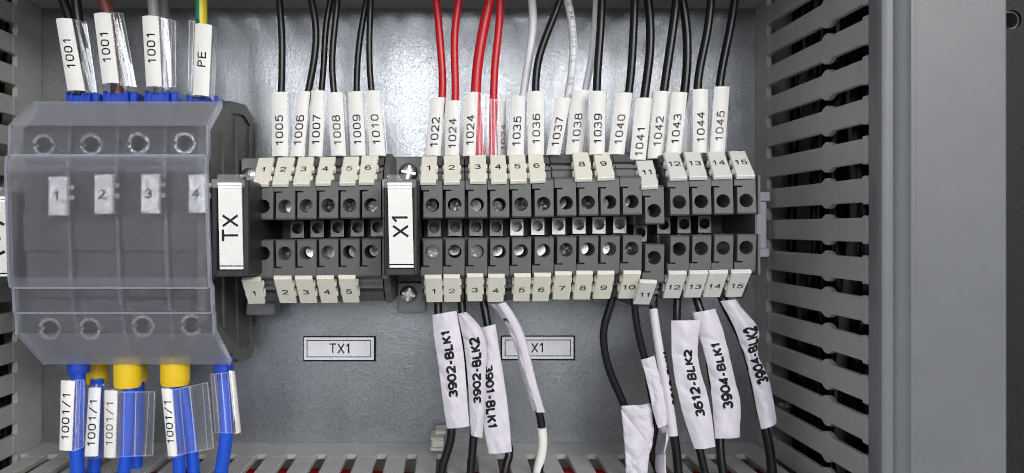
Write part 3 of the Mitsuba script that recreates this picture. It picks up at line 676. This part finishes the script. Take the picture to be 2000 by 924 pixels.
for i, (num, col, w, pts) in enumerate(UP):
    mat = {'black': B, 'red': R_, 'thick red': R_, 'white': W_, 'white printed': W_}[col]
    lab = f'{col} wire rising from marker {num}, ' + (f'{ORD[i]} of six black wires over the six-way group' if i < 6 else f'{ORD[i-6]} wire from the left over the fifteen-way group')
    if num == 'red4': lab = 'red wire in an empty clear sleeve right of the thick red wire'
    if col == 'white printed': lab = 'white wire printed with black lettering rising from marker 1037'
    h = HW + (0.003 if i % 2 else 0.0) + (0.003 if col == 'thick red' else 0)
    if num == '1038': h = HW - 0.002
    if num == '1039': h = HW + 0.003
    if num == '1036': h = HW + 0.004
    if num == '1037': h = HW
    k, path, r = wire(lab, pts, w, mat, h)
    up_paths[num + col] = (k, path, r)
# print on the white wire
k, path, r = up_paths['1037white printed']
off = np.array([r * 0.75, 0, 0])
front = path[4:26] + np.array([0, -r * 0.62, 0])
rb = Rib(front - off, front + off, bulge=r * 0.42, nv=30)
scene[k + '__wire_body'] = scene.pop(k)
add(k + '__printing', rb.text('SH 1.5 SQ MM 1100V IS : 69', 0.0013, 0.52, 0.50, 'down', 1.0, 'thin', lift=0.00003), 'm_ink_pale')

def marker(txt, c, h, label, mat='m_label', ink='m_ink', sleeve=True, thpx=15.5, cv=0.62, bulge=0.0006, stretch=1.15, extra=0, sl_up=2.0, flap=None):
    """c: TL, TR, BL, BR photo pixels."""
    k = thing('wire_marker', label, 'wire marker')
    L, R = [P(*c[0], h), P(*c[2], h + 0.003)], [P(*c[1], h), P(*c[3], h + 0.003)]
    r = Rib(L, R, bulge, nv=4)
    lk = add(k + '__label', r.mesh(0.0003), mat, 30)
    if txt: add(k + '__number', r.text(txt, thpx * (D - h) / F, 0.50, cv, 'up', stretch, lift=0.00004), ink)
    if sleeve:
        cx = lambda a, b, t: (a[0] + (b[0] - a[0]) * t, a[1] + (b[1] - a[1]) * t)
        s = 1.4
        L2 = [P(c[0][0] - s, c[0][1] - sl_up, h), P(c[2][0] - s, c[2][1] + sl_up, h + 0.003)]; R2 = [P(c[1][0] + s + extra, c[1][1] - sl_up, h), P(c[3][0] + s + extra, c[3][1] + sl_up, h + 0.003)]
        r2 = Rib(L2, R2, bulge + 0.0002, nv=4, nu=11)
        add(k + '__clear_sleeve', r2.mesh(0.0042, lift=-0.0007, caps=False), 'm_clear', 50)
    return k, r
UM = {'1005': ((529.4, 181.8), (560.6, 180), (531.2, 305.7), (563, 305.7)), '1006': ((579.6, 180), (605.6, 179), (565.8, 306), (591.8, 306)), '1007': ((607.3, 177.3), (635, 177.3), (602.8, 306), (629.8, 306)),
      '1008': ((638.5, 181.8), (669, 180.7), (647.2, 304.7), (675.9, 304.7)), '1009': ((680, 180), (708.8, 178.7), (685.2, 304.7), (714.7, 304.7)), '1010': ((713, 178.3), (742.4, 177.3), (722.6, 304.7), (753.5, 304.7)),
      '1022': ((841, 192), (868.8, 190.4), (831.4, 304.7), (860, 304.7)), '1024': ((871.2, 198), (899.2, 196.7), (868.8, 304.7), (896.5, 304.7)), '1024b': ((908.6, 181.8), (933.8, 180), (904.4, 305), (928.6, 305)),
      '1035': ((999, 188.7), (1026.7, 188), (990.4, 304), (1023.3, 304)), '1036': ((1032, 179), (1063, 179), (1031, 302), (1062.4, 302)), '1037': ((1085.6, 191.5), (1115, 191.5), (1066.6, 303), (1094, 303)),
      '1038': ((1118.5, 176.6), (1151.4, 176.6), (1104.7, 302), (1137.5, 302)), '1039': ((1153, 178.3), (1183.6, 179.4), (1151.4, 302), (1180.8, 302)), '1040': ((1203.3, 181.8), (1235.5, 181.8), (1187.8, 302), (1219, 302)),
      '1041': ((1242, 192), (1273.6, 192), (1230, 312), (1261, 313)), '1042': ((1278.8, 179), (1309, 179), (1264.6, 310), (1294.4, 310)), '1043': ((1312.4, 181), (1342.5, 181), (1300.3, 301), (1329.7, 301)),
      '1044': ((1353.3, 174.9), (1382.7, 174.9), (1353.3, 299), (1381.7, 299)), '1045': ((1395.5, 169.7), (1425, 170), (1386.8, 299), (1415.6, 299))}
pale_ones = ('1008', '1009', '1010', '1024', '1036', '1038', '1040', '1042', '1045')
for i, (n, c) in enumerate(UM.items()):
    t = n.rstrip('b'); lab = f'white wire marker reading {n}, ' + (f'{ORD[i]} of six over the six-way group' if i < 6 else f'{ORD[i-6] if i < 9 else ORD[i-5]} from the left over the fifteen-way group')
    if n == '1024': lab = 'white wire marker reading 1024 right beside the one reading 1022'
    if n == '1024b': lab = 'white wire marker reading 1024 on the thick red wire, clear sleeve sticking out'
    marker(t, c, HW + 0.0040 + 0.0018 * (i % 2) + (0.003 if n in ('1024b', '1036', '1039') else 0), lab, ink='m_ink_mid' if n in pale_ones else 'm_ink', cv=0.60 if n not in ('1041',) else 0.72, extra={'1045': 3, '1024b': 0}.get(n, 0.5))

def flap(key, quad, h, folds=2, mat='m_clear', hb=None, thick=0.0006, wob=0.0005):
    """a clear plastic flap with vertical fold lines: ribbons side by side plus fold ridges."""
    TL, TR, BL, BR = [np.array(q, float) for q in quad]
    hb = h if hb is None else hb
    ms, rd = [], []
    for i in range(folds + 1):
        a, b = [0 if q == 0 else 1 if q == folds + 1 else (q + 0.55 * math.sin(q * 2.3 + TL[0])) / (folds + 1) for q in (i, i + 1)]
        a2, b2 = [0 if q == 0 else 1 if q == folds + 1 else (q + 0.55 * math.sin(q * 2.3 + TL[0]) + 0.25 * math.sin(q * 5.1 + TL[0])) / (folds + 1) for q in (i, i + 1)]
        da, db = wob * (i % 2), wob * ((i + 1) % 2)
        L = [P(*(TL + (TR - TL) * a), h + da), P(*(BL + (BR - BL) * a2), hb + da)]; R = [P(*(TL + (TR - TL) * b), h + db), P(*(BL + (BR - BL) * b2), hb + db)]
        ms.append(Rib(L, R, 0.0001, nv=3, nu=3).mesh(thick))
        rd.append(tube(spline(R, 5), 0.00013, 6))
        if i == 0: rd.append(tube(spline(L, 5), 0.00016, 6))
    rd.append(tube(np.array([P(*TL, h), P(*((TL + TR) / 2), h + 0.0001), P(*TR, h)]), 0.00014, 6)); rd.append(tube(np.array([P(*BL, hb), P(*((BL + BR) / 2), hb + 0.0001), P(*BR, hb)]), 0.00014, 6))
    add(key + '__flap', cat(*ms), mat)
    add(key + '__fold', cat(*rd), 'm_clear_edge', 60)

k1024 = [k for k, v in labels.items() if v.get('label', '').endswith('sleeve sticking out')][0]
flap(k1024, ((935, 181), (954, 187), (930, 305), (952, 305)), HW + 0.006, 4)
kr = thing('wire_marker', 'clear sleeve with a faded, half hidden label on the last red wire', 'wire marker')
flap(kr, ((953, 193), (974, 195), (955, 305), (974, 305)), HW + 0.006, 3)
rr = Rib([P(975.5, 196, HW + 0.004), P(974.5, 305, HW + 0.005)], [P(988.5, 197, HW + 0.002), P(987.5, 305, HW + 0.003)], 0.0003, nv=4)
add(kr + '__label', rr.mesh(0.0003), 'm_cream2', 30)
add(kr + '__number', rr.text('1024', 0.0019, 0.5, 0.66, 'up', 1.15, lift=0.00004), 'm_ink_pale')

# ------------------------------------------------------------------ the four power wires at the top left, markers, blue ferrules
HQ = 0.036
wire('thick black wire at the far left behind the first 1001 marker', [(116, -40), (124, 0), (138, 40), (150, 110), (158, 200)], 20, B, HQ - 0.002)
wire('thick black wire right of the far left black wire', [(147, -40), (149, 0), (153, 38), (160, 110), (168, 200)], 19, B, HQ + 0.000)
wire('brown wire in the second 1001 marker', [(197, -40), (203, 0), (212, 28), (222, 100), (229, 170), (232, 210)], 25, 'm_wire_brown', HQ)
wire('grey wire in the third 1001 marker', [(298, -40), (299, 0), (301, 32), (306, 110), (312, 210)], 21, 'm_wire_grey', HQ)
wire('pale grey wire close behind the grey one', [(316, -40), (318, 0), (319, 40), (320, 110), (320, 210)], 22, 'm_wire_grey', HQ - 0.008)
pe = spline([P(x, y, HQ) for x, y in [(391, -40), (393, 0), (393.5, 44), (393, 110), (390, 210)]], 40)
k = thing('wire', 'green and yellow striped earth wire above marker PE', 'wire')
rpe = 11 * (D - HQ) / F
add(k + '__green_half', tube(pe, rpe, 12, arc=(math.pi * 0.52, math.pi * 1.5)), 'm_wire_green', True)
add(k + '__yellow_half', tube(pe, rpe, 12, arc=(-math.pi * 0.5, math.pi * 0.52)), 'm_wire_yellow', True)
pr = Rib([p + np.array([-rpe * .75, -rpe * .75, 0]) for p in pe[8:24]], [p + np.array([rpe * 0.05, -rpe * 1.0, 0]) for p in pe[8:24]], 0.0002, nv=12)
add(k + '__printing', pr.text('0  6', 0.0013, 0.5, 0.45, 'down', 1.0, lift=0.00005), 'm_ink')
k, _ = marker('1001', ((109, 36.8), (140, 36.8), (132, 177.5), (166, 177.5)), HQ + 0.004, 'white wire marker reading 1001 on the thick black wires', thpx=16.5, cv=0.50)
flap(k, ((141, 38), (169, 44), (166, 179), (189, 180)), HQ + 0.0025, 1)
k, _ = marker('1001', ((183, 26.8), (215.4, 25.7), (200, 164), (232, 162.5)), HQ + 0.004, 'white wire marker reading 1001 on the brown wire', thpx=16.5, cv=0.50)
flap(k, ((217, 25), (240, 26), (233, 165), (266, 170)), HQ + 0.0025, 3)
k, _ = marker('1001', ((277.5, 32), (309, 32), (285.7, 169.6), (316, 169.6)), HQ + 0.004, 'white wire marker reading 1001 on the grey wire', thpx=16.5, cv=0.47)
flap(k, ((311, 33), (342, 41), (317, 170), (343, 170)), HQ + 0.0025, 4)
k, _ = marker('PE', ((381, 46.4), (414, 49.3), (376.8, 185.7), (408, 188.6)), HQ + 0.004, 'white wire marker reading PE on the green and yellow wire', thpx=16.5, cv=0.50)
flap(k, ((370, 40), (381, 42), (368, 176), (377, 178)), HQ + 0.0025, 1)

def ferrule_box(x0, y0, x1, y1, h, label):
    a, b = P(x0, y0, h), P(x1, y1, h)
    k = thing('ferrule', label, 'wire ferrule')
    t = 0.0007
    ms = [box(a[0], b[0], h - 0.008, h, b[2], a[2] - t, 0.0003), box(a[0], a[0] + t, h - 0.008, h + 0.0006, b[2], a[2], 0.0002), box(b[0] - t, b[0], h - 0.008, h + 0.0006, b[2], a[2], 0.0002),
          box(a[0] + t, b[0] - t, h, h + 0.0006, b[2], a[2] - t * 1.5, 0.0002)]
    mid = (a[0] + b[0]) / 2
    ms += [box(mid - 0.002, mid - 0.0012, h + 0.0004, h + 0.0011, b[2], a[2] - 0.0006), box(mid + 0.0012, mid + 0.002, h + 0.0004, h + 0.0011, b[2], a[2] - 0.0006)]
    add(k + '__body', cat(*ms), 'm_ferrule_blue')
    add(k + '__side_wing', box(b[0] + 0.0001, b[0] + 0.0021, h - 0.008, h - 0.0005, b[2], a[2] - 0.0003, 0.0003), 'm_ferrule_blue')
ferrule_box(130, 179, 177, 205, 0.040, 'blue terminal collar under the 1001 marker of the thick black wires')
ferrule_box(202, 177, 251, 205, 0.040, 'blue terminal collar under the 1001 marker of the brown wire')
ferrule_box(283, 176, 331, 205, 0.040, 'blue terminal collar under the 1001 marker of the grey wire')
ferrule_box(364, 184, 409, 205, 0.038, 'blue terminal collar under the marker PE')

# ------------------------------------------------------------------ blue wires below the cover
HB = 0.043
def ferrule_round(x0, y0, x1, y1, h, mat, label, neck=None):
    k = thing('ferrule', label, 'wire ferrule')
    a, b = P((x0 + x1) / 2, y0 + 4, h), P((x0 + x1) / 2, y1, h)
    r = (x1 - x0) / 2 * (D - h) / F
    p = spline([a, b], 8)
    m = tube(p, np.r_[np.full(7, r), r * 0.93], 28)
    add(k + '__collar', m, mat, 50)
    if neck:
        q = spline([P(neck[0], y1 - 2, h), P(neck[0], neck[1], h)], 4)
        add(k + '__neck', tube(q, neck[2] / 2 * (D - h) / F, 20), mat, 50)
ferrule_round(133, 690, 175, 728, HB, 'm_ferrule_blue', 'blue ferrule of the leftmost blue wire', (153, 745, 27))
ferrule_round(166, 690, 211, 748, HB - 0.012, 'm_ferrule_yellow', 'yellow ferrule set back beside the blue ferrule on the left')
ferrule_round(223, 690, 276, 755, HB, 'm_ferrule_yellow', 'yellow ferrule in the middle, largest of the front ones')
ferrule_round(252, 690, 288, 744, HB - 0.012, 'm_ferrule_yellow', 'yellow ferrule mostly hidden behind the middle one')
ferrule_round(314, 690, 370, 751, HB, 'm_ferrule_yellow', 'yellow ferrule on the right, above a wide clear flap')
ferrule_round(418, 690, 455, 729, HB, 'm_ferrule_blue', 'blue ferrule of the rightmost blue wire', (438, 746, 27))
U = 'm_wire_blue'
wire('leftmost blue wire below the frosted cover', [(153, 728), (152, 800), (150, 890), (152, 930), (158, 1000)], 27, U, HB)
wire('second blue wire, below the set back yellow ferrule', [(190, 740), (188, 800), (186, 890), (182, 930), (178, 1000)], 25, U, HB - 0.008)
wire('third blue wire, below the middle yellow ferrule', [(254, 745), (252, 800), (246, 890), (241, 930), (236, 1000)], 24, U, HB)
wire('dark blue wire hidden behind the third one', [(270, 735), (272, 800), (268, 890), (266, 930), (256, 1000)], 22, U, HB - 0.016)
wire('fourth blue wire, below the right yellow ferrule', [(338, 745), (342, 800), (348, 870), (351, 930), (354, 1000)], 24, U, HB)
wire('blue wire running right beside the fourth one', [(352, 745), (364, 800), (374, 870), (379, 930), (384, 1000)], 24, U, HB - 0.004)
wire('rightmost blue wire bending left below its clear sleeve', [(439, 735), (442, 800), (442, 850), (437, 890), (431, 930), (420, 1000)], 26, U, HB)
k, _ = marker('1001/1', ((119, 743), (145.5, 744), (116, 879), (140, 880.5)), HB + 0.004, 'wire marker reading 1001/1 on the leftmost blue wire', cv=0.52, thpx=15, stretch=1.15)
flap(k, ((146, 743), (164, 742), (140.5, 882), (163, 873)), HB + 0.0045, 2); 
k, _ = marker('1001/1', ((173.6, 757), (197, 757), (165, 891), (191, 891)), HB - 0.001, 'wire marker reading 1001/1 set back on the second blue wire', cv=0.52, thpx=15, stretch=1.15, sl_up=6)
k, _ = marker('1001/1', ((204, 762), (229, 763), (203, 893), (225, 894)), HB + 0.003, 'wire marker with a faded 1001/1 on the third blue wire', mat='m_cream2', ink='m_ink_pale', cv=0.5, thpx=14, stretch=1.15, sl_up=3)
flap(k, ((230, 766), (302, 765), (226, 893), (298, 889)), HB + 0.0042, 4)
k, _ = marker('1001/1', ((315, 758), (336, 760), (328, 891), (346, 891)), HB + 0.003, 'wire marker reading 1001/1 beside a wide clear flap on the fourth blue wire', cv=0.5, thpx=14, stretch=1.15, sl_up=3)
flap(k, ((337, 762), (405, 747), (347, 889), (417, 875)), HB + 0.0045, 4)
k = thing('wire_marker', 'clear sleeve with its white label edge-on on the rightmost blue wire', 'wire marker')
flap(k, ((412, 731), (452, 727), (421, 845), (462, 846)), HB + 0.0042, 4)
rr = Rib([P(449, 724, HB + 0.004), P(461, 847, HB + 0.004)], [P(459, 726, HB + 0.002), P(471, 844, HB + 0.002)], 0.0004, nv=4)
add(k + '__label', rr.mesh(0.0003), 'm_label', 30)

# ------------------------------------------------------------------ paper flags and wires under the fifteen-way group
HL = 0.034
def flag(txt, L, R, h, label, tpx=20, cu=0.5, cv=0.5, mode='up', bulge=0.0009, stretch=1.0, slant=0.0, hb=None, name='paper_flag', dh=0.0, nv=64, nu=21, crumple=0.0006, creases=()):
    hb = h + 0.003 if hb is None else hb
    a, b = np.linspace(h, hb, len(L)), np.linspace(h + dh, hb + dh, len(R))
    r = Rib([P(*p, q) for p, q in zip(L, a)], [P(*p, q) for p, q in zip(R, b)], bulge, nv=nv, nu=nu, crumple=crumple, creases=creases)
    k = thing(name, label, 'wire marker')
    pm = r.mesh(0.00035)
    fk = add(k + '__paper', pm, 'm_paper', 40)
    if txt: add(k + '__lettering', r.text(txt, tpx * (D - h) / F, cu, cv, mode, stretch, 'bold', slant=slant, lift=0.00016), 'm_ink')
    return k, r
def low(label, pts, w=15, mat=B, h=HL, he=None): return wire(label, pts, w, mat, h, he)
low('black wire through the leftmost 3902-BLK1 flag', [(856, 560), (856, 592), (856, 625), (866, 720), (878, 810), (882, 840), (875, 878), (864, 912), (858, 960)], 16, h=HL - 0.001, he=HL + 0.004)
flag('3902-BLK1', [(844.4, 615), (848, 660), (853.5, 694), (862, 760), (873, 837)], [(891.7, 607), (899, 650), (904.7, 686), (910.6, 757), (916.6, 832)], HL + 0.004, 'white paper flag reading 3902-BLK1 under lower tag 1', 19, 0.46, 0.45, bulge=0.0012, creases=((0.36, 0.0005, -0.03),))
low('black wire through the 3902-BLK2 flag', [(902, 560), (902, 593), (906, 640), (918, 740), (926, 810), (925, 852), (922, 890), (919, 924), (917, 960)], 16, h=HL - 0.002, he=HL + 0.004)
flag('3902-BLK2', [(894, 613), (906.7, 678), (914.6, 757), (919.7, 849.7)], [(910.6, 609), (938, 639), (950, 674), (949, 725.5), (947, 796), (942, 854.8)], HL + 0.0045, 'white paper flag reading 3902-BLK2 with a crumpled upper right edge', 18, 0.50, 0.48, bulge=0.0014, crumple=0.0009, creases=((0.27, 0.0008, 0.12), (0.37, 0.0005, -0.05)))
low('black wire through the flag right of 3902-BLK2', [(938, 560), (946, 600), (953, 640), (972, 760), (990, 860), (995, 885), (990, 905), (985, 930), (980, 960)], 16, h=HL - 0.002, he=HL + 0.004)
flag('3901-BLK1', [(938, 641), (942, 700), (943, 757), (945, 832), (955, 887)], [(967.8, 633), (977.6, 698), (989.5, 776.7), (1000, 882)], HL + 0.001, 'white paper flag lettered top to bottom, partly behind the 3902-BLK2 flag', 18, 0.33, 0.55, 'down', bulge=0.0010, hb=HL + 0.0062)
# folded strip
k, rs = flag('', [(956, 593.5), (985.5, 631), (1012, 698), (1025, 753), (1040.7, 800)], [(978, 593.5), (1003, 640), (1022, 698), (1034, 749), (1050, 806)], HL + 0.000, 'thin crumpled paper strip folded along its wire right of lower tag 4', bulge=0.0003, dh=0.003)
r = Rib([P(*p, HL + 0.004) for p in [(974, 593.5), (1002, 640), (1022, 698), (1036, 749), (1051, 806)]], [P(*p, HL + 0.002) for p in [(989.5, 593.5), (1017, 639), (1034.8, 698), (1044.6, 749), (1063, 806)]], 0.0012, nv=18)
add(k + '__fold', r.mesh(0.0004), 'm_paper', 40)
add(k + '__lettering', rs.text('3', 0.0019, 0.62, 0.17, 'up', 1.0, 'bold'), 'm_ink')

low('black wire below the folded paper strip, partly wrapped white', [(985, 595), (1015, 660), (1036, 735), (1052, 800), (1058, 832), (1060, 860), (1056, 900), (1050, 960)], 15, h=HL - 0.001, he=HL + 0.002)
wr = spline([P(x, y, HL + 0.0013) for x, y in [(1058, 836), (1060, 860), (1057, 890), (1051, 915), (1048, 945)]], 20)
kw = numbered('wire_wrap'); scene[kw] = mikit.ply(tube(wr, 9 * (D - HL) / F, 16), 'm_label', smooth=50); labels[kw] = {'label': 'white tape wrapped round the wire under the folded strip', 'category': 'tape'}
# wire under tag 9 and blank flag
low('black wire bowing left from lower tag 9 to a blank flag', [(1198, 560), (1195, 585), (1180, 639), (1181, 686), (1194, 733), (1217, 787), (1228, 820), (1235, 860)], 15, h=HL)
flag('', [(1213, 792.5), (1219, 859.5), (1222, 915), (1224, 970)], [(1270, 788), (1276, 855.6), (1268, 895), (1262, 970)], HL + 0.003, 'blank crumpled paper flag hanging below lower tag 9', bulge=0.0012, crumple=0.0012, creases=((0.3, 0.0008, 0.5), (0.62, 0.0006, -0.25)))
low('black wire from lower tag 10 behind a creased paper flag', [(1236, 560), (1239, 593), (1246, 647), (1260, 705), (1272, 770), (1280, 828), (1275, 863), (1273, 887), (1282, 915), (1292, 960)], 14, h=HL)
k, _ = flag('', [(1252, 702.7), (1268, 765), (1276, 804), (1285, 836)], [(1278, 695), (1294, 757), (1302, 796), (1303, 830)], HL + 0.003, 'blank creased paper flag below lower tag 10 with a curled end', bulge=0.0006)
r = Rib([P(*p, q) for p, q in [((1285, 836), HL + 0.002), ((1292, 860), HL - 0.002), ((1279, 884), HL - 0.003), ((1292, 945), HL + 0.004)]], [P(*p, q) for p, q in [((1303, 830), HL + 0.004), ((1304, 858), HL + 0.008), ((1298, 890), HL + 0.006), ((1302, 945), HL + 0.006)]], 0.0008, nv=24)
add(k + '__curled_end', r.mesh(0.0004), 'm_paper', 40)
# rolled tube
low('black wire through the rolled paper tube', [(1276, 560), (1276, 600), (1290, 700), (1308, 800), (1317, 852), (1322, 890), (1325, 924), (1327, 960)], 17, h=HL, he=HL + 0.004)
k = thing('paper_flag', 'narrow paper tube rolled tightly round its wire under tag 11, torn print at its edge', 'wire marker')
ctr = spline([P(x, y, HL + 0.0015 + 0.004 * (y - 603) / 248) for x, y in [(1275.5, 603), (1286, 674), (1300.5, 753), (1315, 851)]], 24)
rad = np.linspace(7.5, 8.2, 24) * (D - HL) / F * 1.1
add(k + '__paper', tube(ctr, rad, 20), 'm_paper', 50)
offr = np.array([1, 0, 0.0])
rt = Rib([c + offr * rr_ * 0.72 + np.array([0, -rr_ * 0.70, 0]) for c, rr_ in zip(ctr, rad)], [c + offr * rr_ * 1.25 + np.array([0, rr_ * 0.2, 0]) for c, rr_ in zip(ctr, rad)], 0.0002)
add(k + '__lettering', rt.text('3612-BLK1', 0.0020, 0.52, 0.55, 'up', 1.15, 'bold', lift=0.0001), 'm_ink')
low('black wire through the 3612-BLK2 flag', [(1324, 560), (1323, 583), (1322, 625), (1335, 740), (1360, 850), (1368, 885), (1376, 920), (1383, 960)], 15, h=HL - 0.001, he=HL + 0.004)
flag('3612-BLK2', [(1311.4, 626), (1313.4, 698), (1327, 780.7), (1356.7, 877)], [(1367.8, 625), (1365.4, 709.7), (1380.4, 765), (1397, 872)], HL + 0.004, 'white paper flag reading 3612-BLK2 under lower tag 12', 19, 0.57, 0.49, bulge=0.0012, creases=((0.27, 0.0005, 0.02), (0.60, 0.0003, 0.0)))
low('black wire through the 3904-BLK1 flag', [(1358, 560), (1361, 585), (1369, 610), (1388, 720), (1404, 820), (1406, 857), (1408, 890), (1412, 924), (1416, 960)], 16, h=HL - 0.003, he=HL + 0.004)
flag('3904-BLK1', [(1353, 611), (1368.6, 662.5), (1386, 737), (1392, 796), (1396, 856)], [(1397, 602.6), (1417.8, 666), (1431.6, 725.5), (1445.4, 784.6), (1443.4, 853.6)], HL + 0.002, 'white paper flag reading 3904-BLK1 under lower tag 13', 19, 0.50, 0.52, bulge=0.0012, creases=((0.24, 0.0006, 0.1), (0.62, 0.0004, -0.04)))
low('black wire through the rightmost crumpled flag', [(1405, 565), (1412, 585), (1440, 640), (1468, 720), (1488, 810), (1495, 838), (1502, 872), (1507, 910), (1510, 960)], 18, h=HL - 0.001, he=HL + 0.004)
k, r = flag('', [(1408, 588), (1439.5, 650.6), (1461, 717.6), (1475, 780.7), (1486, 838)], [(1437.5, 584.4), (1461, 615), (1482, 644.7), (1479.7, 686), (1496.6, 729.5), (1510.5, 780.7), (1518, 826)], HL + 0.004, 'crumpled paper flag reading 3904-BLK2 hanging rightmost under lower tag 15', bulge=0.0014, crumple=0.0010, creases=((0.38, 0.0006, 0.05), (0.54, 0.0005, -0.08)))
add(k + '__lettering', r.text('3904-BLK2', 18 * (D - HL) / F, 0.60, 0.46, 'up', 0.88, 'bold', lift=0.0002), 'm_ink')

# ------------------------------------------------------------------ adhesive labels on the plate
def plate_label(txt, x0, y0, x1, y1, label, cx):
    k = thing('plate_label', label, 'label')
    a, b = P(x0, y0, 0), P(x1, y1, 0)
    add(k + '__backing', box(a[0] - 0.0003, b[0] + 0.0006, 0.00005, 0.0009, b[2] - 0.0005, a[2] + 0.0003), 'm_ink')
    add(k + '__face', box(a[0], b[0], 0.0010, 0.0013, b[2], a[2], 0.0001), 'm_plate_label')
    w = 0.00028; g = 0.0009; ax, bx, az, bz = a[0] + g, b[0] - g, a[2] - g, b[2] + g
    fr = cat(box(ax, bx, 0.0013, 0.00134, az - w, az), box(ax, bx, 0.0013, 0.00134, bz, bz + w), box(ax, ax + w, 0.0013, 0.00134, bz + w, az - w), box(bx - w, bx, 0.0013, 0.00134, bz + w, az - w))
    add(k + '__border', fr, 'm_ink')
    r = Rib([P(x0, y0, 0.0013), P(x0, y1, 0.0013)], [P(x1, y0, 0.0013), P(x1, y1, 0.0013)])
    add(k + '__lettering', r.text(txt, 20.5 * D / F, (cx - x0) / (x1 - x0), 0.52, 'flat', 0.92, 'sans', lift=0.00003), 'm_ink')
plate_label('TX1', 595, 658, 731, 702, 'small framed label reading TX1 on the steel plate', 663)
plate_label('X1', 980, 657, 1119, 700, 'small framed label reading X1 partly behind a paper strip', 1049)

# little cream clip at the bottom duct
k = numbered('cable_clip'); c0 = P(853, 862, 0.012)
s = (D - 0.012) / F
ms = [box(c0[0] - 13 * s, c0[0] + 13 * s, 0.004, 0.013, c0[2] - 18 * s, c0[2] - 12 * s, 0.0003), box(c0[0] - 9 * s, c0[0] + 14 * s, 0.004, 0.012, c0[2] - 12 * s, c0[2] + 3 * s, 0.0002), box(c0[0] - 12 * s, c0[0] + 14 * s, 0.004, 0.013, c0[2] + 3 * s, c0[2] + 9 * s, 0.0003), box(c0[0] - 4 * s, c0[0] + 18 * s, 0.002, 0.010, c0[2] + 9 * s, c0[2] + 17 * s, 0.0003)]
scene[k] = mikit.ply(cat(*ms), 'm_clip'); labels[k] = {'label': 'small cream plastic clip at the bottom duct beside a black wire', 'category': 'clip'}
